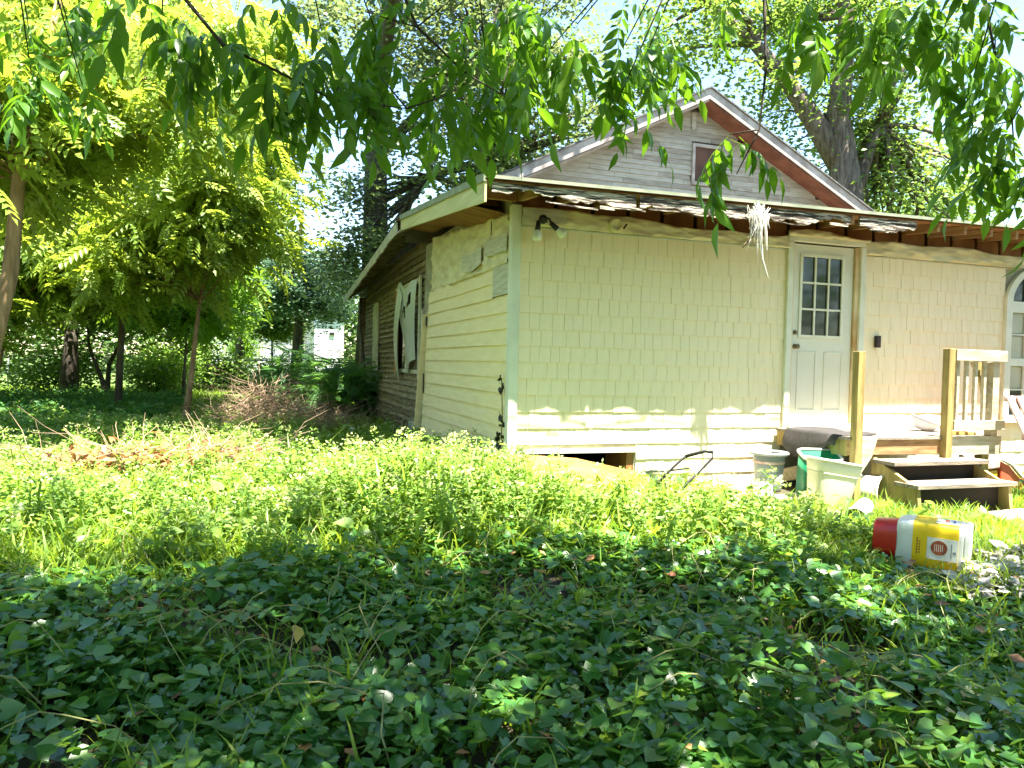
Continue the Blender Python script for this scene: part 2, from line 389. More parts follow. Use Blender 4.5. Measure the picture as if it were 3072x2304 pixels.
for x, wd, z in single:
    key = round(wd, 3)
    if key not in meshes:
        me = bpy.data.meshes.new('shingle'); q = MB().hexa(wedge(wd)); me.from_pydata(q.v, [], q.f); me.materials.append(M['shingle']); meshes[key] = me
    o = bpy.data.objects.new('shingle', meshes[key]); link(o, front, (x, rnd.uniform(-.003, .001), z + rnd.uniform(-.002, .002)))
mb = MB()
for x, wd, z in rest:
    dy = rnd.uniform(-.003, .001); mb.add([(x + a, b_ + dy, z + c) for a, b_, c in wedge(wd)], [(3, 2, 1, 0), (4, 5, 6, 7), (0, 1, 5, 4), (1, 2, 6, 5), (2, 3, 7, 6), (3, 0, 4, 7)])
tag(mb.build('shingle_field', 'shingle', front), kind='stuff')
# nail strip along the top course
mb = MB()
for a, bb in ((.065, 3.225), (4.325, 8.6)):
    mb.box((a, -.012, 2.845), (bb, -.0005, 2.862)); mb.box((a, -.010, 2.868), (bb, -.0005, 2.876))
mb.build('nail_strip', 'trim', front)

# crumpled wrap above the shingles
def crumple(x, z, s=1.0, ph=0):
    return s * (.014 * math.sin(3.1 * x + 9 * z + ph) + .012 * math.sin(7.7 * x - 24 * z + 2 * ph) + .010 * math.sin(17 * x + 41 * z) + .006 * math.sin(37 * x - 60 * z))
mb = MB()
mb.grid(lambda u, v: (.06 + u * 3.19, -.028 - abs(crumple(.06 + u * 3.19, v * .3)) - .006 * math.sin(PI * v), 2.862 + v * (.175 - .05 * u + .02 * math.sin(7 * u) + .012 * math.sin(19 * u))), 90, 8)
mb.grid(lambda u, v: (4.3 + u * 4.4, -.028 - abs(crumple(4.3 + u * 4.4, v * .3)) - .006 * math.sin(PI * v), 2.862 + v * (.15 + .03 * math.sin(6 * u) + .015 * math.sin(23 * u))), 90, 8)
mb.grid(lambda u, v: (3.2 + u * 1.15, -.045 - abs(crumple(3.2 + u * 1.15, v * .3)) - .02 * math.sin(PI * v), 3.0 + v * (.06 + .03 * math.sin(5 * u))), 30, 4)
mb.build('loose_wrap', 'wrap', front, smooth=True, solid=.003)
MB().box((.065, -.075, 2.90), (.52, -.055, 3.03)).build('frieze_board', 'greyply', front)
for i in range(23): MB().box((.075 + .405 * i, .05, 2.99), (.43 + .405 * i, .08, 3.19)).build('blocking', 'eavewood', front)

# corner trim
mb = MB(); mb.box((-.035, -.032, .0), (.06, -.002, 3.06)); mb.box((-.035, -.002, .0), (-.002, .075, 3.06))
corner = mb.build('corner_trim', 'trim', house, bevel=.004)

# side wall of lap boards
mb = MB(); mb.box((.0, .102, .05), (.1, 4.2, 3.25)); side = mb.build('side_wall', 'sheath', house)
for k in range(15):
    z = .035 + EXPO * k; y1 = 4.27 - .03 * k; y0 = .078
    if k >= 14: y0 = .62
    if k == 13: y0 = .62
    h = EXPO + .012
    sag = .004 * math.sin(k * 2.1)
    n = 14; q = MB()
    def prof(u, v, z=z, y0=y0, y1=y1, h=h, sag=sag):
        y = y0 + (y1 - y0) * u; bow = -.03 * math.sin(PI * min(1, max(0, (u - .55) / .45)))
        return (-.024 + .018 * v + bow * (1 - v * .0), y, z + h * v + sag * math.sin(PI * u))
    q.grid(prof, n, 1)
    q.add([prof(0, 0), prof(1, 0), (.0, y1, z), (.0, y0, z)], [(0, 1, 2, 3)])
    q.build('lap_board', 'lap', side)
# loose wrap and bare patches high on the side wall
mb = MB(); mb.grid(lambda u, v: (-.012 - .8 * abs(crumple(u * 3.7, v * .9, 1.4, 1)), .09 + u * 3.55, 2.50 + v * (.50 + .28 * u)), 60, 16)
mb.build('loose_wrap', 'wrap', side, smooth=True, solid=.003)
MB().box((-.03, .075, 2.20), (-.012, .60, 2.50)).build('bare_patch', 'greyply', side)
mb = MB(); mb.grid(lambda u, v: (-.05 - .01 * math.sin(9 * u), .09 + u * .75, 2.62 + v * .17 + .03 * u), 12, 3); mb.build('bare_patch', 'greyply', side, solid=.004)
mb = MB(); mb.grid(lambda u, v: (-.055 - .012 * math.sin(7 * u), .98 + u * .8, 2.60 + v * .20 - .05 * math.sin(PI * u)), 12, 3); mb.build('bare_patch', 'greyply', side, solid=.004)
mb = MB(); mb.tube([(-.03, .70, 3.2), (-.032, .69, 2.9), (-.03, .70, 2.72)], .006, 5); mb.build('cable', 'black', side)
for y, z0, z1 in ((3.98, 1.02, 1.32), (3.86, 2.02, 2.16)):
    MB().box((-.045, y, z0), (-.032, y + .05, z1)).build('dark_gap', 'black', side)
mb = MB(); mb.beam((-.03, 3.95, 2.2), (-.06, 4.33, .35), .03, .10, (1, 0, 0)); mb.build('edge_trim', 'lap', side)

# old weathered wall behind
mb = MB(); mb.box((.05, 4.25, .15), (.15, 11.3, 3.4)); old = mb.build('old_wall', 'clap2', house)
k = 0; z = .28
while z < 3.28:
    y1 = 11.25; sg = .03 * math.sin(k * .9)
    q = MB()
    def pf(u, v, z=z, sg=sg):
        y = 4.33 + (y1 - 4.33) * u
        return (.012 + .03 * v + .012 * math.sin(6 * u + z * 3), y, z + .115 * v - .10 * u * u * (z / 3) + sg * math.sin(2.2 * PI * u) * .5)
    q.grid(pf, 10, 1); q.add([pf(0, 0), pf(1, 0), (.05, y1, pf(1, 0)[2]), (.05, 4.33, z)], [(0, 1, 2, 3)])
    q.build('clapboard', 'clap' if rnd.random() < .65 else 'clap2', old); z += .10; k += 1
# its windows
ow = MB().box((-.03, 4.55, 1.30), (.0, 6.55, 1.36)).box((-.03, 4.55, 2.72), (0, 6.55, 2.80)).box((-.03, 4.45, 1.22), (.0, 4.547, 2.84)).box((-.03, 5.52, 1.363), (0, 5.6, 2.717)).box((-.03, 6.553, 1.25), (0, 6.66, 2.82)).build('old_window', 'oldpaint', old)
MB().box((-.012, 5.60, 1.363), (-.004, 6.55, 2.717)).build('pane', 'glassdark', ow)
MB().box((-.06, 6.20, 1.28), (-.035, 6.50, 2.74)).build('leaning_board', 'orangeboard', ow)
mb = MB(); mb.grid(lambda u, v: (-.05 - .10 * v * (1 - v) - .05 * math.sin(5 * u) * v, 4.60 + u * (1.75 - .9 * v + .12 * math.sin(7 * v)) , 2.78 - v * 1.25 + .12 * u * math.sin(9 * u) - .3 * u * v), 14, 14)
mb.f = [f for i, f in enumerate(mb.f) if i not in (44, 45, 58, 59, 73, 101, 102, 115, 130, 180, 181, 195)]
pm = mb.build('torn_sheet', 'plastic_sheet', ow, smooth=True)
mb = MB(); mb.grid(lambda u, v: (-.07 - .06 * math.sin(PI * v), 5.75 + u * .40 + .12 * v, 2.62 - v * 1.5 + .2 * u), 4, 10); mb.build('torn_sheet', 'plastic_sheet', ow, smooth=True)
MB().box((-.03, 8.85, 1.28), (0, 9.35, 2.72)).box((-.02, 9.353, 1.30), (0, 9.6, 2.68)).build('shutter', 'oldpaint', old)
# rear corner boards and loose conduit
mb = MB(); mb.box((-.06, 11.28, .1), (.2, 11.5, 3.0)); mb.build('rear_post', 'clap2', house)
mb = MB(); mb.tube([(-.12, 11.0, 3.0), (-.16, 10.6, 2.2), (-.10, 10.2, 1.4), (-.12, 9.9, .3)], .022, 6); mb.build('drooping_pipe', 'barkdark', house, smooth=True)
mb = MB(); mb.box((.05, 11.3, .15), (9.4, 11.4, 3.3)); mb.box((9.4, .1, .1), (9.5, 11.3, 3.1)); mb.build('rear_wall', 'clap2', house)
# foundation boards at the step between the two walls
mb = MB(); mb.box((-.02, 4.28, .12), (.045, 4.36, 2.3)); mb.box((-.01, 4.36, .15), (.05, 5.3, .5)); mb.build('sill_board', 'oldpaint', old)
mb = MB(); mb.beam((-.25, 4.75, .28), (-.18, 5.9, .34), .03, .16); mb.beam((-.35, 4.5, .2), (-.1, 5.2, .5), .03, .12); mb.build('loose_board', 'clap2', old)

# low roof over the front room
XL, XR = -.45, 9.7
YE, YB = -.50, 4.25
def rz(x, y): return EZ(x) + (y - YE) / (YB - YE) * (.44 - .011 * x)
mb = MB(); mb.hexa([(XL, YE, rz(XL, YE)), (XR, YE, rz(XR, YE)), (XR, YB, rz(XR, YB)), (XL, YB, rz(XL, YB))] + [(x, y, rz(x, y) + .025) for x, y in ((XL, YE), (XR, YE), (XR, YB), (XL, YB))])
low = mb.build('low_roof', 'eavewood', house)
mb = MB(); mb.hexa([(x, y, rz(x, y) + .028) for x, y in ((XL - .02, YE - .02), (XR, YE - .02), (XR, YB), (XL - .02, YB))] + [(x, y, rz(x, y) + .045) for x, y in ((XL - .02, YE - .02), (XR, YE - .02), (XR, YB), (XL - .02, YB))])
mb.build('roofing', 'roofing', low)
def edge(u, z0, z1, y0, y1, nm, m, xa=XL - .02, xb=XR):
    q = MB(); q.hexa([(xa, y0, EZ(xa) + z0), (xb, y0, EZ(xb) + z0), (xb, y1, EZ(xb) + z0), (xa, y1, EZ(xa) + z0), (xa, y0, EZ(xa) + z1), (xb, y0, EZ(xb) + z1), (xb, y1, EZ(xb) + z1), (xa, y1, EZ(xa) + z1)])
    return q.build(nm, m, low)
edge(0, .018, .048, YE - .036, YE - .022, 'drip_edge', 'drip')
edge(0, .014, .020, YE - .044, YE - .037, 'drip_lip', 'drip')
# rotten fascia, ragged along its lower edge
mb = MB(); xs = np.linspace(-.40, 4.55, 120); fr = random.Random(3)
low_e = []
d = .12
for i, x in enumerate(xs):
    d = min(.16, max(.05, d + fr.uniform(-.03, .03))); low_e.append(d)
def flush_fascia():
    global mb
    if mb.v: mb.build('rotten_fascia', 'rotten', low)
    mb = MB()
for i in range(len(xs) - 1):
    x0, x1 = xs[i], xs[i + 1]; a0, a1 = low_e[i], low_e[i + 1]; dy = .004 * math.sin(i * .6)
    if 3.6 < x0 < 3.72 or 1.02 < x0 < 1.08: flush_fascia(); continue
    mb.hexa([(x0, YE - .02 + dy, EZ(x0) - a0), (x1, YE - .02 + dy, EZ(x1) - a1), (x1, YE + .004, EZ(x1) - a1), (x0, YE + .004, EZ(x0) - a0), (x0, YE - .02, EZ(x0) - .014), (x1, YE - .02, EZ(x1) - .014), (x1, YE + .004, EZ(x1) - .014), (x0, YE + .004, EZ(x0) - .014)])
flush_fascia()
for i in range(12):
    x = fr.uniform(0, 4.2); L = fr.uniform(.15, .5); dz = fr.uniform(.10, .17)
    mb.beam((x, YE - .03 - fr.uniform(0, .03), EZ(x) - dz), (x + L, YE - .03 - fr.uniform(0, .03), EZ(x) - dz - fr.uniform(-.02, .04)), .008, fr.uniform(.008, .03))
tag(mb.build('paint_flakes', 'rotten', low), kind='stuff')
x = .05
while x < 9.4:
    q = MB(); q.beam((x, YE + .012, EZ(x) - .052), (x, .02, rz(x, 0) - .052), .042, .09); q.build('rafter_tail', 'rafter', low); x += .405
# left rake: fascia, trim, under-boards
mb = MB(); mb.hexa([(XL - .022, YE - .03, EZ(XL) - .20), (XL - .002, YE - .03, EZ(XL) - .20), (XL - .002, 3.72, rz(XL, 3.72) - .17), (XL - .022, 3.72, rz(XL, 3.72) - .17), (XL - .022, YE - .03, EZ(XL) + .0), (XL - .002, YE - .03, EZ(XL)), (XL - .002, 3.72, rz(XL, 3.72)), (XL - .022, 3.72, rz(XL, 3.72))])
mb.build('rake_fascia', 'rake_cream', low)
mb = MB(); mb.hexa([(XL - .04, YE - .05, EZ(XL) - .02), (XL - .023, YE - .05, EZ(XL) - .02), (XL - .023, 3.74, rz(XL, 3.74) - .02), (XL - .04, 3.74, rz(XL, 3.74) - .02), (XL - .04, YE - .05, EZ(XL) + .05), (XL - .023, YE - .05, EZ(XL) + .05), (XL - .023, 3.74, rz(XL, 3.74) + .05), (XL - .04, 3.74, rz(XL, 3.74) + .05)])
mb.build('rake_trim', 'drip', low)
for i in range(7):
    y = -.1 + i * .56; q = MB(); q.beam((XL + .01, y, rz(XL, y) - .06), (-.02, y + .02, rz(0, y) - .06), .04, .10); q.build('lookout', 'eavewood', low)
mb = MB(); mb.grid(lambda u, v: (-.43 + .42 * v, .3 + 3.3 * u, rz(-.2, .3 + 3.3 * u) - .13 - .05 * math.sin(6 * u) * v - .06 * v), 10, 3); mb.build('hanging_soffit', 'eavewood', low, solid=.008)

# main gable and roof
RX, RZ_, SL = 4.68, 6.16, .50
GY, RY = 4.28, 3.88
MY1 = 11.7
def rtop(x): return RZ_ - SL * abs(x - RX)
def slope_pt(s, u, v):                                # s side, u along depth, v ridge->eave
    xe = -.45 if s < 0 else 9.8
    y = RY + (MY1 - RY) * u; x = RX + (xe - RX) * v
    sag = (.60 * max(0, u - .03) ** 1.2 * v * v if s < 0 else 0) + .05 * math.sin(PI * u) * v
    return (x, y, rtop(x) - sag)
mb = MB()
for s in (-1, 1): mb.grid(lambda u, v, s=s: slope_pt(s, u, v), 16, 10)
roof = mb.build('main_roof', 'roofing', house, smooth=True)
for s in (-1, 1): MB().grid(lambda u, v, s=s: tuple(Vector(slope_pt(s, u, v)) - Vector((0, -.01, .05))), 16, 10).build('roof_underside', 'redsoffit' if s > 0 else 'clap2', roof)
for s in (-1, 1):
    xe = -.45 if s < 0 else 9.8
    q = MB(); a = (RX, rtop(RX)); bq = (xe, rtop(xe)); h = .17
    q.hexa([(a[0], RY - .03, a[1] - h), (bq[0], RY - .03, bq[1] - h), (bq[0], RY - .005, bq[1] - h), (a[0], RY - .005, a[1] - h), (a[0], RY - .03, a[1] + .0), (bq[0], RY - .03, bq[1]), (bq[0], RY - .005, bq[1]), (a[0], RY - .005, a[1])])
    q.build('rake_board', 'rakeboard', roof)
    q = MB(); q.hexa([(a[0], RY - .06, a[1] + .004), (bq[0], RY - .06, bq[1] + .004), (bq[0], RY + .2, bq[1] + .004), (a[0], RY + .2, a[1] + .004), (a[0], RY - .06, a[1] + .03), (bq[0], RY - .06, bq[1] + .03), (bq[0], RY + .2, bq[1] + .03), (a[0], RY + .2, a[1] + .03)])
    q.build('roof_edge', 'roofing', roof)
    q = MB(); q.hexa([(a[0], RY + .0, a[1] - .20), (bq[0], RY, bq[1] - .20), (bq[0], GY - .02, bq[1] - .20), (a[0], GY - .02, a[1] - .20), (a[0], RY, a[1] - .178), (bq[0], RY, bq[1] - .178), (bq[0], GY - .02, bq[1] - .178), (a[0], GY - .02, a[1] - .178)])
    q.build('rake_soffit', 'redsoffit' if s > 0 else 'rakeboard', roof)
# old eave: rafter ends and rotten fascia along the sagging left edge
mb = MB()
for i in range(26):
    u0, u1 = i / 26, (i + 1) / 26
    if u0 < .03: continue
    p, q2 = Vector(slope_pt(-1, u0, 1)), Vector(slope_pt(-1, u1, 1)); hh = .05 + .012 * math.sin(i * 1.7)
    mb.hexa([p + Vector((-.01, 0, -.13 - hh)), p + Vector((.012, 0, -.13 - hh)), q2 + Vector((.012, 0, -.13 - hh * .8)), q2 + Vector((-.01, 0, -.13 - hh * .8)), p + Vector((-.01, 0, -.02)), p + Vector((.012, 0, -.02)), q2 + Vector((.012, 0, -.02)), q2 + Vector((-.01, 0, -.02))])
mb.build('eave_board', 'oldpaint', roof)
for i in range(14):
    u = .06 + i * .066; p = Vector(slope_pt(-1, u, .995)); q2 = Vector(slope_pt(-1, u, .90))
    q = MB(); q.beam(p + Vector((.02, 0, -.10)), q2 + Vector((0, 0, -.10)), .05, .10); q.build('rafter_tail', 'clap', roof)
gab = MB().add([(-.3, GY, rtop(-.3) - .22), (9.6, GY, rtop(9.6) - .22), (9.6, GY, 3.3), (-.3, GY, 3.3), (RX, GY, RZ_ - .22)], [(3, 2, 1, 4, 0)]).build('gable_wall', 'gable_back', house)
GWX0, GWX1, GWZ0, GWZ1 = 4.66, 5.14, 4.70, 5.30
z = 3.72; k = 0
while z < RZ_ - .32:
    lo_x, hi_x = RX - (RZ_ - .19 - z) / SL, RX + (RZ_ - .19 - z) / SL; tin = .082 / SL
    segs = []
    x = lo_x
    while x < hi_x - .05:
        L = rnd.uniform(.5, 1.5); e = min(x + L, hi_x); segs.append((x, e)); x = e
    for a, e in segs:
        if z + .078 > GWZ0 - .04 and z < GWZ1 + .04:
            if a > GWX0 - .05 and e < GWX1 + .05: continue
            if a < GWX0 - .04 and e > GWX0 - .04: 
                if e > GWX1 + .05:
                    q = MB(); q.hexa([(p_[0] , p_[1], p_[2]) for p_ in [(GWX1 + .05, GY - .03, z), (e - .003, GY - .03, z), (e - .003, GY - .002, z), (GWX1 + .05, GY - .002, z), (GWX1 + .05, GY - .018, z + .082), (e - .003, GY - .018, z + .082), (e - .003, GY - .002, z + .082), (GWX1 + .05, GY - .002, z + .082)]]).build('siding_strip', 'gable_a', gab)
                e = GWX0 - .05
            elif a < GWX1 + .05 and e > GWX1 + .05: a = GWX1 + .05
        if e - a < .04: continue
        dy = rnd.uniform(-.004, .004)
        ia, ie = (tin if a == lo_x else .002), (tin if e == hi_x else .002)
        if e - a < ia + ie + .02: continue
        MB().hexa([(a + .002, GY - .03 + dy, z), (e - .002, GY - .03 + dy, z), (e - .002, GY - .002, z), (a + .002, GY - .002, z), (a + ia, GY - .016, z + .082), (e - ie, GY - .016, z + .082), (e - ie, GY - .002, z + .082), (a + ia, GY - .002, z + .082)]).build('siding_strip', rnd.choice(['gable_a', 'gable_b', 'gable_b', 'gable_c']), gab)
    z += .0835; k += 1
mb = MB(); mb.box((GWX0 - .05, GY - .06, GWZ0 - .05), (GWX0, GY - .01, GWZ1 + .05)); mb.box((GWX1, GY - .06, GWZ0 - .05), (GWX1 + .05, GY - .01, GWZ1 + .05)); mb.box((GWX0 + .001, GY - .06, GWZ1), (GWX1 - .001, GY - .01, GWZ1 + .05)); mb.box((GWX0 + .001, GY - .06, GWZ0 - .05), (GWX1 - .001, GY - .01, GWZ0))
gw = mb.build('gable_window', 'rakeboard', house)
MB().box((GWX0, GY - .025, GWZ0), (GWX1, GY - .012, GWZ1)).build('board', 'brownboard', gw)
MB().box((RX - .10, GY - .05, 5.30 + .28), (RX - .02, GY - .034, 5.86)).build('gable_patch', 'gable_b', gab)

# door
dm = MB(); fw = .075
dm.box((DX0 - fw, -.05, DZ0 - .06), (DX0, .05, DZ1 + .01)); dm.box((DX1, -.05, DZ0 - .06), (DX1 + fw, .05, DZ1 + .01)); dm.box((DX0 - fw, -.05, DZ1 + .012), (DX1 + fw, .05, DZ1 + .075))
dfr = dm.build('door_frame', 'trim', house, bevel=.005)
MB().box((DX1 - .055, -.02, DZ0), (DX1 - .002, .045, DZ1)).build('jamb', 'stainwood', dfr)
MB().box((DX0 + .002, -.02, DZ0), (DX0 + .03, .045, DZ1)).build('jamb', 'stainwood', dfr)
MB().box((DX0 - .03, -.10, DZ0 - .055), (DX1 + .03, .04, DZ0 - .012)).build('threshold', 'trim', dfr)
SX0, SX1 = DX0 + .035, DX1 - .06
LX0, LX1, LZ0, LZ1 = SX0 + .125, SX1 - .165, 1.90, 2.80
dm = MB(); Y0, Y1 = .012, .052
dm.box((SX0, Y0, DZ0), (LX0, Y1, DZ1 - .006)); dm.box((LX1, Y0, DZ0), (SX1, Y1, DZ1 - .006)); dm.box((LX0 + .0005, Y0, DZ0), (LX1 - .0005, Y1, LZ0)); dm.box((LX0 + .0005, Y0, LZ1), (LX1 - .0005, Y1, DZ1 - .006))
door = dm.build('door', 'doorwhite', house)
lf = MB(); e_ = .028
lf.box((LX0 - e_, Y0 - .014, LZ0 - e_), (LX0 + .006, Y0 - .001, LZ1 + e_)); lf.box((LX1 - .006, Y0 - .014, LZ0 - e_), (LX1 + e_, Y0 - .001, LZ1 + e_)); lf.box((LX0 + .007, Y0 - .014, LZ1 - .006), (LX1 - .007, Y0 - .001, LZ1 + e_)); lf.box((LX0 + .007, Y0 - .014, LZ0 - e_), (LX1 - .007, Y0 - .001, LZ0 + .006))
pw, ph = (LX1 - LX0) / 3, (LZ1 - LZ0) / 3
for i in (1, 2):
    lf.box((LX0 + pw * i - .011, Y0 - .010, LZ0 + .007), (LX0 + pw * i + .011, Y0 + .006, LZ1 - .007))
    for j in range(3): lf.box((LX0 + pw * j + (.012 if j else .007), Y0 - .009, LZ0 + ph * i - .011), (LX0 + pw * (j + 1) - (.012 if j < 2 else .007), Y0 + .005, LZ0 + ph * i + .011))
lite = lf.build('light_frame', 'trim', door)
for i in range(3):
    for j in range(3):
        MB().box((LX0 + pw * i + .002, Y0 + .010, LZ0 + ph * j + .002), (LX0 + pw * (i + 1) - .002, Y0 + .018, LZ0 + ph * (j + 1) - .002)).build('pane', 'glassdark', door)
for i in (0, 1):
    a = SX0 + .10 + i * .37; c = a + .27; q = MB()
    for (p0, p1) in (((a, 1.03), (a + .025, 1.72)), ((c - .025, 1.03), (c, 1.72)), ((a + .026, 1.695), (c - .026, 1.72)), ((a + .026, 1.03), (c - .026, 1.055))):
        q.box((p0[0], Y0 - .007, p0[1]), (p1[0], Y0 - .0005, p1[1]))
    q.build('panel_mould', 'doorwhite', door, bevel=.003)
kn = MB(); mt = Matrix.Translation((SX0 + .06, Y0, 1.77)) @ Matrix.Rotation(R(90), 4, 'X')
kn.lathe([(.03, 0), (.03, .008), (.012, .012), (.012, .03), (.027, .042), (.03, .055), (.02, .066), (.0, .068)], mt, 16); kn.build('knob', 'brass', door, smooth=True)
kn = MB(); mt = Matrix.Translation((SX0 + .055, Y0, 1.93)) @ Matrix.Rotation(R(90), 4, 'X')
kn.lathe([(.026, 0), (.026, .012), (.018, .02), (0, .021)], mt, 14); kn.build('deadbolt', 'brass', door, smooth=True)
MB().box((DX0 + .003, -.022, .98), (DX0 + .025, -.02, 1.06)).build('hinge', 'black', dfr)

# switch box, floodlights, round base
bx = MB().box((4.50, -.055, 1.79), (4.575, -.024, 1.93)).build('outlet_box', 'black', house, bevel=.006)
MB().box((4.515, -.060, 1.81), (4.56, -.056, 1.85)).box((4.515, -.060, 1.865), (4.56, -.056, 1.905)).build('cover', 'brownboard', bx)
fl = MB(); fl.lathe([(.0, 0), (.045, .001), (.045, .02), (.02, .035), (.02, .06), (0, .061)], Matrix.Translation((.27, -.06, 2.93)) @ Matrix.Rotation(R(90), 4, 'X'), 16)
fld = fl.build('flood_light', 'black', house, smooth=True)
for (dx, ang, bm) in ((-.07, -5, 'bulb'), (.07, 52, 'bulb')):
    mt = Matrix.Translation((.27 + dx, -.13, 2.88)) @ Matrix.Rotation(R(180 - ang), 4, 'Y') @ Matrix.Scale(.85, 4)
    q = MB(); q.lathe([(0, -.02), (.026, -.02), (.03, .05), (.036, .085), (.0, .086)], mt, 14); q.build('socket', 'black', fld, smooth=True)
    q = MB(); q.lathe([(.03, .084), (.048, .12), (.058, .16), (.055, .19), (.03, .205), (0, .207)], mt, 18); q.build('bulb', bm, fld, smooth=True)
    q = MB(); q.tube([(.27, -.11, 2.93), (.27 + dx * .6, -.13, 2.93), tuple(mt @ Vector((0, 0, -.01)))], .012, 6); q.build('arm', 'black', fld)
q = MB(); q.lathe([(0, 0), (.075, .001), (.08, .02), (.07, .035), (.045, .04), (.04, .03), (.0, .031)], Matrix.Translation((1.07, -.05, 2.94)) @ Matrix.Rotation(R(90), 4, 'X'), 22); jb = q.build('lamp_base', 'wrap', house, smooth=True)
q = MB(); q.tube([(1.14, -.10, 2.90), (1.17, -.115, 2.95)], .011, 6); q.build('stub', 'brownboard', jb)

# arched window
WZ0, WZS, WZT = 1.02, 2.42, 2.42
wc, wr = (WX0 + WX1) / 2, (WX1 - WX0) / 2
def archring(r, y, z0): return [(wc - r, y, z0)] + [(wc + r * math.cos(t), y, WZS + r * .72 * math.sin(t)) for t in np.linspace(PI, 0, 25)] + [(wc + r, y, z0)]
q = MB(); oR, iR = wr + .055, wr - .045
A0, A1, B0, B1 = archring(oR, -.06, WZ0 - .05), archring(iR, -.06, WZ0 - .05), archring(oR, -.01, WZ0 - .05), archring(iR, -.01, WZ0 - .05)
n = len(A0); o = 0; q.v = A0 + A1 + B0 + B1
for i in range(n - 1):
    q.f += [(i, i + 1, n + i + 1, n + i), (i + 1, i, 2 * n + i, 2 * n + i + 1), (n + i, n + i + 1, 3 * n + i + 1, 3 * n + i)]
aw = q.build('arched_window', 'trim', house)
q = MB(); q.box((WX0 + .046, -.05, WZS - .12), (WX1 - .046, -.012, WZS + .02)); q.box((WX0 + .046, -.05, 1.62), (WX1 - .046, -.012, 1.72)); q.box((WX0 - .05, -.07, WZ0 - .12), (WX1 + .05, -.012, WZ0 - .03))
q.build('rail', 'trim', aw)
nc = 5; cw = (WX1 - WX0 - .092) / nc
q = MB()
for i in range(1, nc): q.box((WX0 + .046 + cw * i - .009, -.045, 1.0), (WX0 + .046 + cw * i + .009, -.022, 1.618)); q.box((WX0 + .046 + cw * i - .009, -.045, 1.722), (WX0 + .046 + cw * i + .009, -.022, WZS - .122))
for i in range(1, nc): 
    x = WX0 + .046 + cw * i; q.box((x - .009, -.045, WZS + .022), (x + .009, -.022, WZS + .72 * math.sqrt(max(0, iR * iR - (x - wc) ** 2))))
for zz in (1.32, 2.02): q.box((WX0 + .046, -.042, zz - .009), (WX1 - .046, -.024, zz + .009))
q.build('muntin', 'trim', aw)
for (za, zb) in ((.98, 1.30), (1.34, 1.615), (1.725, 2.0), (2.04, WZS - .125)):
    for i in range(nc): MB().box((WX0 + .046 + cw * i + .010, -.018, za), (WX0 + .046 + cw * (i + 1) - .010, -.010, zb)).build('pane', 'glassdark' if za < 1.0 else 'blind', aw)
for i in range(nc):
    xa, xb = WX0 + .046 + cw * i + .010, WX0 + .046 + cw * (i + 1) - .010
    top = [(x, -.014, WZS + .72 * math.sqrt(max(0, iR * iR - (x - wc) ** 2))) for x in np.linspace(xa, xb, 6)]
    q = MB(); q.add([(xa, -.014, WZS + .02)] + top + [(xb, -.014, WZS + .02)], [tuple(reversed(range(8)))]); q.build('pane', 'glassdark', aw)

# crawl hole frame: lining board, joist seen inside
MB().box((.14, -.03, .60), (1.40, -.001, .645)).build('hole_header', 'trim', front)
MB().box((1.30, .005, .1), (1.378, .5, .60)).build('joist', 'orangeboard', front)
MB().box((.145, 2.0, .0), (3.0, 2.1, .9)).build('inner_wall', 'dark_riser', front)  # near-black backing added for the shade inside the crawl hole
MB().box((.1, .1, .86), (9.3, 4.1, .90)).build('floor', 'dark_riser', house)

# ------------------------------------------------------------------ deck with steps
deck = empty('wooden_deck', (4.15, -.6, .17), 'small weathered wooden deck with steps and one short railing at the door', 'deck')
DKX0, DKX1, DKY, DKZ = 3.16, 5.12, -1.12, .85
y = -.035; i = 0
while y > DKY - .0:
    wd = .135; q = MB(); q.box((DKX0 - .02, max(y - wd, DKY - .03), DKZ - .028 + rnd.uniform(-.002, .002)), (DKX1 + .02, y, DKZ + rnd.uniform(-.003, .003))); q.build('deck_board', 'deckwood', deck, bevel=.003); y -= wd + .006; i += 1
MB().box((DKX0, DKY - .012, DKZ - .175), (DKX1, DKY + .03, DKZ - .032)).build('front_joist', 'rafter', deck)  # brown rafter wood puts the shade below the deck boards into its colour
MB().box((4.42, DKY - .042, DKZ - .19), (DKX1 + .02, DKY - .014, DKZ + .002)).build('front_board', 'deckpale', deck)
MB().box((DKX0, DKY + .032, DKZ - .19), (DKX0 + .04, -.03, DKZ - .032)).build('side_joist', 'deckpost', deck)
MB().box((DKX1 - .04, DKY + .032, DKZ - .19), (DKX1, -.03, DKZ - .032)).build('side_joist', 'deckpost', deck)
q = MB(); q.beam((DKX0 + .02, -.9, .55), (DKX0 + .02, -.05, .30), .03, .14); q.build('brace', 'deckpale', deck)
for (x, y, top) in ((3.20, -1.165, 1.70), (4.36, -1.165, 1.76)):
    q = MB(); q.box((x - .041, y - .041, .1), (x + .041, y + .041, top)); q.build('post', 'deckpost', deck, bevel=.004)
q = MB(); q.box((4.98, -1.08, .1), (5.08, -.98, DKZ - .2)); q.build('post', 'deckpost', deck, bevel=.004)
q = MB(); q.box((4.99, -1.162, DKZ + .004), (5.08, -1.075, 1.635)); q.build('post', 'deckpale', deck, bevel=.004)
MB().box((4.42, -1.205, 1.64), (5.13, -1.165, 1.755)).build('top_rail', 'deckpale', deck, bevel=.004)
MB().box((4.42, -1.205, .92), (5.13, -1.165, 1.02)).build('bottom_rail', 'deckpale', deck, bevel=.004)
for i in range(4):
    x = 4.50 + i * .125; q = MB(); q.box((x - .018, -1.163, .93), (x + .018, -1.127, 1.66)); q.build('baluster', 'deckpale', deck, bevel=.003)
q = MB(); q.box((4.42, -1.125, .95), (5.0, -1.10, 1.40)); 
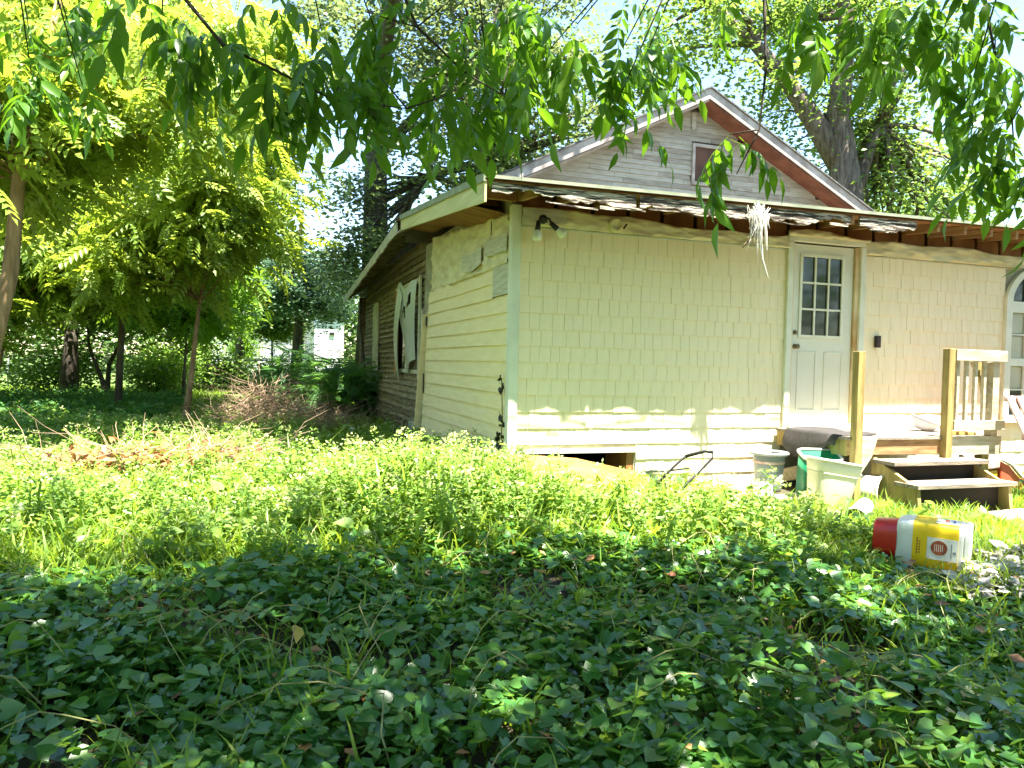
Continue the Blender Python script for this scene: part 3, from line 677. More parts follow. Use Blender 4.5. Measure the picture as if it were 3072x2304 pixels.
q = MB(); q.add([(4.76, -1.10, 1.63), (4.97, -1.10, 1.63), (4.97, -1.10, 1.15), (4.90, -1.10, 1.40), (4.76, -1.07, 1.63), (4.97, -1.07, 1.63), (4.97, -1.07, 1.15), (4.90, -1.07, 1.40)], [(0, 1, 2, 3), (7, 6, 5, 4), (0, 3, 7, 4), (3, 2, 6, 7)]); q.build('gusset', 'deckpost', deck)
for i, (yf, zt) in enumerate(((-1.41, .635), (-1.69, .455))):
    for j in range(2):
        q = MB(); q.box((3.44, yf + j * .142, zt - .04), (4.68 + i * .03, yf + .136 + j * .142, zt)); q.build('tread', 'deckwood', deck, bevel=.004)
    MB().box((3.50, yf + .13 , zt - .26), (4.64, yf + .15, zt - .043)).build('riser', 'dark_riser', deck)  # dark board painted as the shade of the open gap under the tread
for x in (3.46, 4.62):
    q = MB(); q.hexa([(x, -1.70, .08), (x + .04, -1.70, .08), (x + .04, -1.10, .08), (x, -1.10, .08), (x, -1.66, .41), (x + .04, -1.66, .41), (x + .04, -1.10, .66), (x, -1.10, .66)]); q.build('stringer', 'deckpost', deck)
q = MB(); q.add([(3.24, -1.17, .84), (3.46, -1.17, .84), (3.40, -1.17, .66), (3.24, -1.17, .46), (3.24, -1.14, .84), (3.46, -1.14, .84), (3.40, -1.14, .66), (3.24, -1.14, .46)], [(3, 2, 1, 0), (4, 5, 6, 7), (0, 1, 5, 4), (1, 2, 6, 5), (2, 3, 7, 6), (3, 0, 4, 7)]); q.build('corner_block', 'deckpale', deck)

# things on the deck
def matf(u, v):
    y = -.22 - .78 * u; s = v
    if s < .45: x = 3.62 - .46 * s / .45 ; z = DKZ + .012 + .012 * math.sin(9 * u + 7 * s)
    else:
        q = (s - .45) / .55; dep = .10 + .20 * math.sin(PI * min(1, .15 + u * .95)); x = 3.14 - .05 * math.sin(q * 2.0); z = DKZ + .012 - dep * q
    return (x, y, z)
q = MB(); q.grid(matf, 24, 20); dm_ = q.build('door_mat', 'mat', None, org=(3.4, -.6, DKZ), smooth=True, solid=.012)
tag(dm_, 'dark ribbed mat drooping over the left edge of the deck', 'mat')
bowl = empty('bowl', (4.72, -.55, DKZ + .005), 'pale lavender bowl tipped on the deck boards', 'bowl')
mt = Matrix.Translation((4.72, -.55, DKZ + .045)) @ Matrix.Rotation(R(16), 4, 'Y') @ Matrix.Rotation(R(14), 4, 'X')
MB().lathe([(0, -.035), (.07, -.035), (.11, .0), (.145, .06), (.155, .085), (.148, .085), (.135, .06), (.10, .008), (.05, -.022), (0, -.024)], mt, 28).build('dish', 'lavender', bowl, smooth=True)
MB().lathe([(.146, .083), (.160, .086), (.160, .094), (.146, .094)], mt, 28).build('rim', 'whiteplastic', bowl, smooth=True)
q = MB(); q.box((4.62, -1.02, DKZ + .004), (4.95, -.86, DKZ + .03)); tag(q.build('wood_offcut', 'ply', None, org=(4.78, -.94, DKZ), bevel=.003), 'short yellow board lying at the foot of the railing post', 'board')

# ------------------------------------------------------------------ clutter on the ground
G = lambda x, y: float(gz(x, y))
# big milky bin
bz = G(2.80, -1.24) + .01
bin_ = empty('waste_bin', (2.80, -1.24, bz), 'large milky white plastic bin standing in front of the deck', 'bin')
mt = Matrix.Translation((2.80, -1.24, bz)) @ Matrix.Scale(.86, 4) @ Matrix.Rotation(R(9), 4, 'Y') @ Matrix.Rotation(R(-14), 4, 'Z')
MB().lathe([(0, .004), (.185, .004), (.19, .02), (.235, .40), (.236, .42), (.243, .43), (.262, .55), (.252, .55), (.225, .40), (.18, .02), (0, .016)], mt, 40, sq=5, ay=.78).build('body', 'binplastic', bin_, smooth=True)
MB().lathe([(.262, .545), (.278, .548), (.282, .562), (.275, .572), (.256, .566)], mt, 40, sq=5, ay=.78).build('rim', 'whiteplastic', bin_, smooth=True)
q = MB(); q.lathe([(.239, .41), (.246, .412), (.246, .422), (.24, .424)], mt, 40, sq=5, ay=.78); q.build('rib', 'binplastic', bin_, smooth=True)
q = MB(); q.tube([mt @ Vector((.262, -.09, .47)), mt @ Vector((.30, -.07, .45)), mt @ Vector((.30, .07, .45)), mt @ Vector((.262, .09, .47))], .011, 6); q.build('handle', 'whiteplastic', bin_, smooth=True)
# green tub behind
tz = G(3.0, -.6)
tub = empty('green_tub', (3.0, -.86, tz), 'green plastic tub with pale rim leaning behind the milky bin', 'tub')
mt = Matrix.Translation((3.02, -.80, tz + .02)) @ Matrix.Rotation(R(-18), 4, 'Z') @ Matrix.Rotation(R(17), 4, 'X') @ Matrix.Scale(.76, 4)
MB().lathe([(0, .0), (.20, 0), (.21, .02), (.245, .60), (.235, .60), (.20, .03), (0, .02)], mt, 40, sq=5, ay=.7).build('body', 'greenplastic', tub, smooth=True)
MB().lathe([(.243, .59), (.268, .595), (.27, .615), (.262, .625), (.232, .612)], mt, 40, sq=5, ay=.7).build('rim', 'whiteplastic', tub, smooth=True)
# clear tub on left
cz = G(2.7, -.3)
ct = empty('plastic_pail', (2.84, -.32, cz), 'smoky clear plastic pail with a wide rim against the shingles', 'pail')
mt = Matrix.Translation((2.84, -.32, cz))
MB().lathe([(0, .005), (.13, .005), (.135, .02), (.165, .40), (.158, .40), (.125, .03), (0, .02)], mt, 30).build('body', 'cleartub', ct, smooth=True)
MB().lathe([(.163, .385), (.20, .39), (.21, .41), (.20, .425), (.156, .41)], mt, 30).build('rim', 'cleartub', ct, smooth=True)
MB().lathe([(.152, .30), (.168, .302), (.170, .33), (.156, .332)], mt, 30).build('band', 'pinkwood', ct, smooth=True)
# two white upturned pots
for (x, y, r_, h_, lab) in ((2.36, -.45, .13, .17, 'larger white upturned pot left of the clear pail'), (2.55, -.62, .10, .15, 'smaller white upturned pot in front of the clear pail')):
    z0 = G(x, y); po = empty('plant_pot', (x, y, z0), lab, 'pot', 'white upturned pots by the wall')
    mt = Matrix.Translation((x, y, z0 + .01)) @ Matrix.Rotation(R(rnd.uniform(-6, 6)), 4, 'X')
    MB().lathe([(r_, .0), (r_ * .98, .03), (r_ * .90, h_ * .8), (r_ * .80, h_ * .96), (r_ * .5, h_), (0, h_ * .985)], mt, 26).build('body', 'whiteplastic', po, smooth=True)
    MB().lathe([(r_ * 1.0, .0), (r_ * 1.08, .004), (r_ * 1.08, .032), (r_ * .985, .034)], mt, 26).build('rim', 'whiteplastic', po, smooth=True)
# bucket on its side
z0 = G(3.5, -1.15)
bk = empty('bucket', (3.42, -1.28, z0), 'white bucket lying on its side beside the steps', 'bucket')
mt = Matrix.Translation((3.40, -1.12, z0 + .15)) @ Matrix.Rotation(R(25), 4, 'Z') @ Matrix.Rotation(R(90), 4, 'X')
MB().lathe([(0, -.2), (.115, -.2), (.12, -.18), (.148, .15), (.14, .15), (.11, -.17), (0, -.18)], mt, 28).build('body', 'whiteplastic', bk, smooth=True)
MB().lathe([(.146, .13), (.160, .132), (.160, .152), (.142, .154)], mt, 28).build('rim', 'whiteplastic', bk, smooth=True)
# cup
z0 = G(2.62, -1.9)
cp = empty('plastic_cup', (2.72, -1.72, z0), 'white plastic tumbler lying in the grass by the tan plank', 'cup')
mt = Matrix.Translation((2.76, -1.70, z0 + .10)) @ Matrix.Rotation(R(30), 4, 'Z') @ Matrix.Rotation(R(-108), 4, 'Y')
MB().lathe([(0, -.19), (.062, -.19), (.068, -.18), (.098, .10), (.092, .10), (.060, -.17), (0, -.175)], mt, 26).build('body', 'whiteplastic', cp, smooth=True)
MB().lathe([(.096, .09), (.106, .092), (.106, .104), (.092, .106)], mt, 26).build('rim', 'whiteplastic', cp, smooth=True)
# planks
q = MB(); a, b2 = Vector((2.30, -.95, G(2.3, -.95) + .05)), Vector((2.86, -1.72, G(2.86, -1.72) + .045)); q.beam(a, b2, .26, .03); tag(q.build('tan_plank', 'plank', None, org=(2.58, -1.33, G(2.58, -1.33)), bevel=.004), 'split tan plank lying in the grass below the milky bin', 'plank')
q = MB(); a, b2 = Vector((2.28, -.72, G(2.28, -.72) + .03)), Vector((2.86, -.78, G(2.86, -.78) + .03)); q.beam(a, b2, .20, .025); tag(q.build('pale_board', 'deckpale', None, org=(2.57, -.75, G(2.57, -.75)), bevel=.004), 'pale board on the dirt under the white pots', 'board')
# stepping slab
q = MB(); sx0, sy0 = 4.45, -1.98; z0 = G(sx0, sy0)
pts = [(4.02, -2.06), (4.35, -2.17), (4.80, -2.15), (5.10, -2.0), (5.06, -1.80), (4.7, -1.72), (4.2, -1.78)]
q.loft([[(x, y, z0 - .03) for x, y in pts], [(x, y, z0 + .075) for x, y in pts]]); tag(q.build('stepping_stone', 'stone', None, org=(4.5, -1.95, z0), bevel=.012), 'pale flat stone slab at the foot of the steps', 'stone')

# jug: red cap, white body, yellow label, lying on its side
jz = G(2.2, -2.9)
jug = empty('plastic_jug', (2.22, -2.86, jz), 'big white jug with red cap and yellow label lying in the grass', 'jug')
ja = Vector((2.04, -2.60, jz + .165)); jb_ = Vector((2.42, -3.09, jz + .150)); jd = (jb_ - ja).normalized()
jl = (jb_ - ja).length; js = jd.cross(Vector((0, 0, 1))).normalized(); ju = js.cross(jd)
JM = Matrix(((js.x, ju.x, jd.x, ja.x), (js.y, ju.y, jd.y, ja.y), (js.z, ju.z, jd.z, ja.z), (0, 0, 0, 1)))   # local z along the jug, x sideways, y up
hw = .165
MB().lathe([(0, .0), (.118, .0), (.128, .012), (.145, .155), (.149, .16)], JM, 40, sq=3.2, ay=.95).build('cap', 'redplastic', jug, smooth=True)
q = MB()
q.lathe([(.142, .158), (.150, .17), (.158, .19), (.163, .235), (.165, .26), (.165, jl - .05), (.160, jl - .048), (.160, jl - .038), (.165, jl - .036), (.165, jl - .012), (.158, jl), (.0, jl + .001)], JM, 48, sq=7)
q.build('body', 'whiteplastic', jug, smooth=False)
lab = MB().lathe([(.1648, .262), (.1665, .263), (.1665, jl - .075), (.1648, jl - .074)], JM, 48, sq=7).build('label', 'yellowlabel', jug)
def patch(x0, x1, y0, y1, nm, m, off, sgn=1, face='side', par=lab):
    q = MB()
    if face == 'side': q.loft([[JM @ Vector((sgn * (.1666 + o_), yy, zz)) for yy, zz in ((y0, x0), (y1, x0), (y1, x1), (y0, x1))] for o_ in (off - .0006, off)])
    else: q.loft([[JM @ Vector((yy, (.1666 + o_), zz)) for yy, zz in ((y0, x0), (y1, x0), (y1, x1), (y0, x1))] for o_ in (off - .0006, off)])
    return q.build(nm, m, par)
# js points to the right of travel; the camera side is the one whose normal looks to -Y/-X
SG = 1 if js.dot(Vector((CAM.x, CAM.y, 0)) - Vector((ja.x, ja.y, 0))) > 0 else -1
patch(.355, jl - .076, -.085, .070, 'white_panel', 'whiteplastic', .0012, SG)
q = MB(); q.loft([[JM @ Vector((SG * (.1666 + o_), .0 + .052 * math.sin(t), .43 + .052 * math.cos(t))) for t in np.linspace(0, 2 * PI, 24, endpoint=False)] for o_ in (.0014, .0022)]); q.build('brown_emblem', 'brownprint', lab)
for i in range(5): patch(.402 + .012 * i, .405 + .012 * i, -.025, .025, 'emblem_line', 'whiteplastic', .0028, SG)
for i in range(6): patch(.290 + .000, .298, -.060 + .020 * i, -.046 + .020 * i, 'lettering', 'brownprint', .0012, SG); 
for i in range(5): patch(.306, .313, -.055 + .020 * i, -.043 + .020 * i, 'lettering', 'brownprint', .0012, SG)
patch(jl - .105, jl - .085, -.03, -.012, 'small_print', 'greyprint', .0018, SG); patch(jl - .118, jl - .112, -.06, .04, 'small_print', 'greyprint', .0018, SG)
patch(.40, jl - .078, -.09, .12, 'white_panel', 'whiteplastic', .0012, 1, 'top')
patch(.45, .475, -.05, .03, 'red_mark', 'redplastic', .0018, 1, 'top'); patch(.50, .515, -.06, .05, 'blue_mark', 'blueprint', .0018, 1, 'top')

# plywood, rake and mower handle by the crawl hole
pl = MB(); yy0 = -.10
P8 = [(.12, -.20, .10), (1.16, -.34, .10), (1.30, -.33, .30), (1.24, -.30, .44), (.66, -.17, .565), (.12, -.09, .60)]
pl.loft([[Vector(p) for p in P8], [Vector(p) + Vector((0, .016, 0)) for p in P8]]); tag(pl.build('plywood_sheet', 'ply', None, org=(.7, -.2, .18)), 'tan plywood sheet leaning against the open crawl hole', 'plywood')
rk = empty('garden_rake', (1.42, -.35, .2), 'wire rake head with dark shaft lying against the wall by the crawl hole', 'rake')
q = MB(); q.tube([(1.30, -.32, .44), (1.62, -.25, .425), (1.98, -.12, .43)], .010, 6); q.build('shaft', 'black', rk)
q = MB()
for i in range(14):
    t_ = -.9 + 1.8 * i / 13; q.tube([(1.33, -.34, .44), (1.38 + .03 * math.cos(t_), -.38 - .02 * i / 13, .42 + .06 * t_), (1.50 + .02 * math.cos(3 * t_), -.42, .37 + .11 * t_), (1.52, -.45, .34 + .11 * t_)], .0035, 4)
q.build('tine_fan', 'metalgrey', rk)
mw = empty('mower_handle', (1.45, -.6, .18), 'black bent mower handle sticking up out of the weeds', 'handle')
q = MB(); q.tube([(1.25, -.42, .16), (1.62, -.42, .50), (1.74, -.43, .60), (1.95, -.46, .655), (2.00, -.52, .65), (1.93, -.62, .60), (1.62, -.66, .36), (1.42, -.66, .17)], .013, 8); q.build('tube', 'black', mw, smooth=True)
q = MB(); q.tube([(1.74, -.43, .60), (1.95, -.46, .655), (2.00, -.52, .65)], .018, 8); q.build('grip', 'black', mw, smooth=True)
q = MB(); q.tube([(1.45, -.42, .345), (1.50, -.66, .245)], .010, 6); q.build('crossbar', 'black', mw, smooth=True)

# slatted chair and toy at the right edge
ch = empty('slatted_chair', (5.75, -1.35, .17), 'faded pink slatted wooden chair beside the deck', 'chair')
def ch_pt(s, h): return Vector((5.06 + s * .62 + .16 * (1 - h), -1.28 - .34 * (1 - h), .42 + .86 * h))
for i in range(5):
    q = MB(); a, b2 = ch_pt(.02 + i * .24, 0), ch_pt(.02 + i * .24, 1); q.beam(a, b2, .085, .02, (0, 1, 0)); q.build('back_slat', 'pinkwood', ch)
for h in (.12, .52, .97):
    q = MB(); q.beam(ch_pt(-.06, h) + Vector((0, .024, 0)), ch_pt(1.06, h) + Vector((0, .024, 0)), .022, .06); q.build('back_rail', 'pinkwood', ch)
for i in range(4):
    q = MB(); y = -1.62 - i * .10; q.box((5.20, y, .40), (5.90, y + .085, .422)); q.build('seat_slat', 'pinkwood', ch)
for (x, y, t_) in ((5.24, -1.95, .40), (5.86, -1.95, .40), (5.24, -1.52, .40), (5.86, -1.52, .40)):
    q = MB(); q.box((x - .03, y - .03, .08), (x + .03, y + .03, t_ - .002)); q.build('leg', 'pinkwood', ch)
ty = empty('toy_slide', (5.75, -.75, .17), 'red and yellow plastic toy on the grass behind the slatted chair', 'toy')
RP = [(5.36, .10), (6.5, .10), (6.5, .26), (5.95, .30), (5.66, .36), (5.50, .50), (5.36, .56)]
q = MB(); q.loft([[(x, y, z) for x, z in RP] for y in (-1.0, -.55)]); q.build('side_panel', 'toyred', ty, bevel=.015)
q = MB(); q.tube([(5.36, -1.01, .575), (5.50, -1.01, .52), (5.66, -1.01, .38), (5.95, -1.01, .32), (6.5, -1.01, .28)], .02, 8); q.build('edge_rail', 'whiteplastic', ty, smooth=True)
q = MB(); q.loft([[(x, y, z) for x, z in ((5.17, .10), (5.35, .10), (5.35, .46), (5.17, .44))] for y in (-.98, -.58)]); q.build('stand', 'toyyellow', ty, bevel=.015)
q = MB(); q.loft([[(x, y, z) for x, z in ((5.14, .455), (5.36, .475), (5.36, .60), (5.14, .52))] for y in (-1.0, -.56)]); q.build('hood', 'pinkwood', ty, bevel=.02)

# frayed fibre hanging from the eave
fb = empty('hanging_fibre', (2.46, -.54, 2.3), 'frayed white fibre tuft hanging from the rotten eave', 'fibre tuft')
q = MB(); fr = random.Random(5)
for i in range(95):
    x = 2.44 + fr.gauss(0, .042); y = -.54 + fr.gauss(0, .02); L = abs(fr.gauss(.16, .13)) + .08
    bx_ = fr.gauss(0, .03); z0 = EZ(2.4) - fr.uniform(-.02, .10)
    q.tube([(x + fr.gauss(0, .05), y, z0), (x, y - .01, z0 - L * .5), (x + bx_, y, z0 - L)], [.003, .0026, .0010], 4)
q.tube([(2.46, -.55, EZ(2.4) - .2), (2.47, -.55, 2.82), (2.50, -.55, 2.62), (2.58, -.55, 2.44)], [.016, .014, .009, .003], 6)
q.tube([(2.50, -.55, EZ(2.4) - .1), (2.53, -.55, 2.88), (2.55, -.55, 2.72)], [.02, .016, .003], 6)
q.tube([(2.42, -.55, EZ(2.4) + .04), (2.45, -.56, 3.05), (2.46, -.55, 2.92)], [.006, .012, .016], 6)
q.build('strands', 'fibre', fb)
q = MB(); q.tube([(2.38, -.52, 2.84), (2.33, -.50, 2.79), (2.30, -.49, 2.74)], [.004, .012, .008], 6); q.build('scrap', 'fibre_brown', fb)

# dry vine on the corner
vn = empty('dry_vine', (-.05, .12, .25), 'dark dry vine climbing the side wall next to the corner trim', 'vine')
q = MB(); q.tube([(-.045, .12, .2), (-.05, .14, .6), (-.045, .11, .95), (-.05, .15, 1.35)], .005, 5); q.build('stem', 'barkdark', vn)
n = 46; zz = np.concatenate([U(30, .35, 1.02), U(8, 1.22, 1.40), U(8, .3, .6)])
pos = np.stack([U(n, -.075, -.045), .13 + rng.normal(0, .04, n), zz], -1)
v, f, r_ = scatter('heart', pos, U(n, 0, 6.3), U(n, -1.4, -.4), U(n, -1, 1), U(n, .03, .07), U(n, 0, .3))
M['vine'] = leafmat('dry_vine_leaf', [(.02, .022, .012), (.04, .04, .02)], (.05, .05, .02), .15)
o = npmesh('leaves', v, f, 'vine', vn, rv=r_)

# ------------------------------------------------------------------ trees
def limb_tube(mb, p, q, r0, r1, n=7, seg=5, wob=.06, rr=rnd):
    p, q = Vector(p), Vector(q); L = (q - p).length; pts = []
    for i in range(seg + 1):
        t = i / seg; m = p.lerp(q, t); k = math.sin(PI * t) * L * wob
        m += Vector((rr.uniform(-1, 1) * k, rr.uniform(-1, 1) * k, (rr.uniform(-.5, 1)) * k)); pts.append(m)
    mb.tube(pts, [r0 + (r1 - r0) * i / seg for i in range(seg + 1)], n); return pts

def tree(name, label, trunk, rad, blobs, nleaf, size, lm, bm='bark', group=None, tmpl='rhomb', clump=1.0, per=None, flat=.6, extra=(), pitch=(-.6, .5), seed=1):
    """trunk: polyline; blobs: list of (centre, (rx,ry,rz), clumps) volumes of the crown; every clump hangs on a limb"""
    r_ = random.Random(seed); g_ = np.random.default_rng(seed)
    root = empty(name, trunk[0], label, 'tree', group)
    mb = MB(); n = len(trunk); rads = [rad * (1.25 if i == 0 else 1 - .75 * i / (n - 1)) for i in range(n)]
    mb.tube(trunk, rads, 12)
    for pts, r0, r1 in extra: mb.tube(pts, [r0 + (r1 - r0) * i / (len(pts) - 1) for i in range(len(pts))], 9)
    mb.build('trunk', bm, root, smooth=True)
    lm_ = MB(); parts = []; tot = sum(b[2] for b in blobs)
    anchors = [Vector(p) for p in trunk[len(trunk) // 2:]] + [Vector(p) for e in extra for p in e[0][len(e[0]) // 2:]]
    for c, rr, k in blobs:
        for i in range(k):
            d = Vector((r_.gauss(0, 1), r_.gauss(0, 1), r_.gauss(0, 1))).normalized() * (r_.random() ** .45)
            ctr = Vector((c[0] + d.x * rr[0], c[1] + d.y * rr[1], c[2] + d.z * rr[2]))
            an = min(anchors, key=lambda a: (a - ctr).length + max(0, a.z - ctr.z) * 2)
            limb_tube(lm_, an, ctr, max(.012, rad * .16), .008, 5, 4, .08, r_)
            m = max(6, int(nleaf / tot * r_.uniform(.5, 1.5))); cr_ = clump * r_.uniform(.6, 1.35)
            off = g_.normal(0, 1, (m, 3)) * np.array([cr_, cr_, cr_ * flat]) * .5
            pos = np.array(ctr) + off
            yaw = np.arctan2(off[:, 0], off[:, 1]) + g_.normal(0, .9, m)
            parts.append(scatter(tmpl, pos, yaw, g_.uniform(pitch[0], pitch[1], m), g_.normal(0, .6, m), size * g_.uniform(.6, 1.35, m), np.clip(g_.normal(.5 + .25 * r_.uniform(-1, 1), .22, m), 0, 1)))
    tag(lm_.build('limbs', bm, root, smooth=True), kind='stuff')
    v, f, q = merge(parts); npmesh('crown', v, f, lm, root, rv=q)
    return root

# big tree with the dark trunk behind the house
tree('oak_tree', 'tall tree with thick dark vine-covered trunk behind the left eave', [(1.4, 19.4, .2), (1.4, 19.4, 5), (1.35, 19.45, 9.5), (1.5, 19.5, 13), (2.2, 19.6, 17)], .58,
     [((3.2, 17.5, 12.5), (5.5, 4, 3.6), 42), ((6.5, 16.5, 10.2), (4.5, 3, 2.2), 26), ((4.0, 20, 16.5), (5.0, 5, 3.0), 26), ((.6, 19.0, 5.5), (.7, .6, 2.6), 10), ((4, 18, 8), (2.6, 2, 1.4), 12), ((.6, 2.6, 10.6), (.9, 3.2, .8), 34), ((.8, 8.0, 11.4), (.8, 2.4, .7), 12)],
     54000, .20, 'lf_grey', 'barkdark', clump=1.5, extra=[([(1.4, 19.4, 8.5), (3, 18.6, 10.5), (5, 17.6, 11.5)], .22, .07), ([(1.4, 19.4, 7.0), (3.2, 18.8, 8.0), (5.2, 18, 8.4)], .16, .05), ([(1.4, 19.4, 10.0), (1.1, 15.5, 11.4), (.7, 11.0, 11.6), (.4, 7, 11.2), (.2, 3.5, 10.8), (.1, 1.2, 10.4)], .24, .05)], seed=21)  # long forward limb and its leaf blobs added above view to shade left yard
# oak on the right of the gable
tree('oak_tree', 'big forked oak rising behind the right slope of the gable', [(14.3, 10.7, .2), (14.2, 10.8, 5), (13.9, 10.9, 7.4), (13.7, 11.0, 9), (13.9, 11.0, 12), (14.4, 11.2, 15)], .62,
     [((14.5, 11.5, 12.0), (4.5, 3.5, 3.0), 30), ((17.5, 12.5, 8.0), (4.0, 3, 3.0), 34), ((11.0, 12.5, 12.0), (3.5, 2.5, 1.8), 18), ((19.5, 13, 5.5), (3, 2.5, 2.2), 16)],
     34000, .17, 'lf_mid', 'bark', clump=1.25, extra=[([(13.9, 10.9, 7.4), (13.0, 11.3, 9.0), (12.2, 11.6, 10.2), (11.4, 11.9, 11.1), (10.0, 12.3, 12.3)], .36, .12), ([(14.2, 10.8, 6.6), (15.3, 11.1, 9.0), (16.4, 11.8, 10.5)], .2, .06)], seed=22)
tree('maple_tree', 'light green leafy tree beyond the oak at the right edge', [(25, 22, .2), (25.2, 22, 4), (25, 22, 8), (25.3, 22, 11)], .3,
     [((25, 22, 8), (6, 4, 3.6), 36), ((21, 22, 6.5), (4, 3, 2.5), 18)], 22000, .20, 'lf_mid', 'bark', clump=1.5, seed=23)
tree('maple_tree', 'dense tree behind the house below the gable rake', [(11, 24, .2), (11.2, 24, 4), (11, 24, 8)], .3,
     [((10.5, 24, 8.5), (5, 3, 3.0), 26)], 14000, .20, 'lf_mid', 'bark', clump=1.5, seed=33)
# blue-green tree left of the house
tree('cedar_tree', 'dense blue-green tree left of the house roof', [(-.9, 27, .2), (-.8, 27, 3), (-.9, 27, 6), (-.7, 27, 8)], .25,
     [((-1.0, 26.5, 4.6), (2.7, 2, 2.0), 40)], 20000, .17, 'lf_blue', 'barkdark', clump=.95, seed=24)
tree('cedar_tree', 'grey-green tree in front of the white neighbour house', [(-3.4, 31, .2), (-3.3, 31, 3), (-3.4, 31, 6)], .2,
     [((-3.2, 31, 5.0), (2.6, 2, 2.0), 26), ((.2, 33, 5.0), (1.6, 1.5, 1.2), 14)], 15000, .18, 'lf_blue', 'barkdark', clump=1.0, seed=25)
# lime trees on the left
tree('sapling', 'slender sapling with thin bare stem and drooping lime leaves', [(-3.60, 7.05, .2), (-3.52, 7.2, 1.0), (-3.46, 7.35, 1.8), (-3.40, 7.5, 2.5), (-3.2, 7.6, 3.6), (-3.1, 7.6, 4.6)], .055,
     [((-3.5, 7.4, 3.7), (1.7, 1.4, .9), 46), ((-3.0, 7.2, 4.6), (1.2, 1.2, .7), 22), ((-4.6, 7.6, 3.2), (1.0, 1, .5), 14)], 1500, .46, 'lf_lime', 'barkbrown', tmpl='frond', clump=.65, flat=.7, pitch=(-.9, .3), seed=26)
tree('locust_tree', 'lime leafed tree with brown trunk at the left edge', [(-5.6, 2.7, .15), (-5.28, 2.9, 1.4), (-5.08, 2.95, 2.4), (-5.0, 2.95, 3.5), (-4.8, 3.1, 4.8), (-4.6, 3.3, 6.2)], .12,
     [((-4.6, 3.6, 4.7), (1.7, 1.5, .9), 34), ((-3.9, 4.2, 5.4), (1.5, 1.4, .8), 24), ((-5.2, 3.8, 3.9), (1.1, 1.2, .5), 14)], 1350, .46, 'lf_lime', 'barkbrown', tmpl='frond', clump=.7, flat=.7, pitch=(-.9, .3), extra=[([(-5.0, 2.95, 3.5), (-4.3, 3.4, 4.4), (-3.8, 4, 5.2)], .05, .02)], seed=27)
tree('locust_tree', 'tall lime leafed tree behind the sapling', [(-5.2, 10.5, .2), (-5.1, 10.5, 3), (-4.9, 10.6, 6), (-4.7, 10.6, 8.5)], .065,
     [((-4.2, 10.6, 7.8), (2.6, 2, 1.7), 56), ((-6.4, 10.5, 5.6), (2.2, 1.8, 1.4), 34), ((-3.6, 10.2, 6.2), (1.8, 1.5, 1.0), 26), ((-3.0, 10.8, 7.4), (1.1, 1.5, 1.6), 30), ((-6.5, 10, 8.2), (2, 2, 1.2), 24), ((-2.7, 11, 5.6), (.7, 1.2, 1.3), 20), ((-7.6, 10.5, 4.0), (1.6, 1.4, 1.0), 20)], 6200, .50, 'lf_lime', 'bark', tmpl='frond', clump=.9, flat=.7, pitch=(-.9, .3), seed=28)
tree('locust_tree', 'low spreading lime tree in front of the dark wood', [(-7.2, 9.6, .2), (-7.1, 9.6, 1.2), (-6.9, 9.7, 2.4), (-6.7, 9.8, 3.8)], .06,
     [((-6.8, 9.8, 3.2), (1.7, 1.3, .9), 34), ((-5.4, 10.2, 2.9), (1.1, 1, .6), 16), ((-8.2, 9.6, 2.4), (1.2, 1, .7), 14)], 1600, .46, 'lf_lime', 'barkbrown', tmpl='frond', clump=.8, flat=.7, pitch=(-.9, .3), seed=29)
tree('locust_tree', 'green leafy sapling in front of the wire fence', [(-4.3, 14.5, .2), (-4.25, 14.5, 1.5), (-4.2, 14.6, 3.2)], .05,
     [((-4.2, 14.6, 3.4), (1.9, 1.3, 1.1), 34)], 1100, .46, 'lf_hedge', 'bark', tmpl='frond', clump=.9, flat=.7, pitch=(-.9, .3), seed=30)
tree('yard_tree', 'small round tree half hiding the white neighbour house', [(-1.9, 29, .2), (-1.85, 29, 1.2), (-1.9, 29, 3.0)], .09,
     [((-1.9, 29, 3.3), (1.3, 1.1, 1.2), 22)], 9000, .15, 'lf_mid', 'barkdark', clump=.8, seed=31)
# woods at the far left
wd_ = [('thick dark trunked tree in the shade at far left', [(-7.1, 15.1, .2), (-7.15, 15.6, 2), (-7.2, 16, 4), (-7.1, 16, 7)], .21),
       ('thin leaning trunk crossing the dark wood', [(-6.1, 15.1, .2), (-6.45, 15.6, .9), (-6.85, 16.2, 1.7), (-6.95, 16.4, 3.2)], .08),
       ('thin crooked trunk bending right in the dark wood', [(-6.35, 15.9, .2), (-6.35, 16.2, 1.2), (-6.05, 16.4, 1.9), (-5.75, 16.5, 3.0), (-5.6, 16.5, 4.5)], .07),
       ('straight slim trunk at the left end of the wood', [(-9.4, 16.5, .2), (-9.35, 16.6, 2), (-9.3, 16.6, 5)], .12),
       ('pale slim trunk behind the leaning one', [(-5.2, 20, .2), (-5.15, 20, 2), (-5.2, 20.1, 5)], .12),
       ('grey double-width trunk at the far left edge', [(-9.0, 12.2, .2), (-9.05, 12.3, 1.2), (-9.0, 12.4, 3.5)], .16)]
for i, (lab_, tr, rd) in enumerate(wd_):
    top = tr[-1]
    tree('woodland_tree', lab_, tr, rd, [((top[0], top[1] + .3, max(4.0, top[2] - .2)), (2.0, 1.6, 1.1), 16), ((top[0], top[1] + .8, 2.9), (2.2, 1.2, .7), 12)], 8000, .16, 'lf_mid', 'barkdark', 'trees of the shady wood', clump=1.0, seed=40 + i)

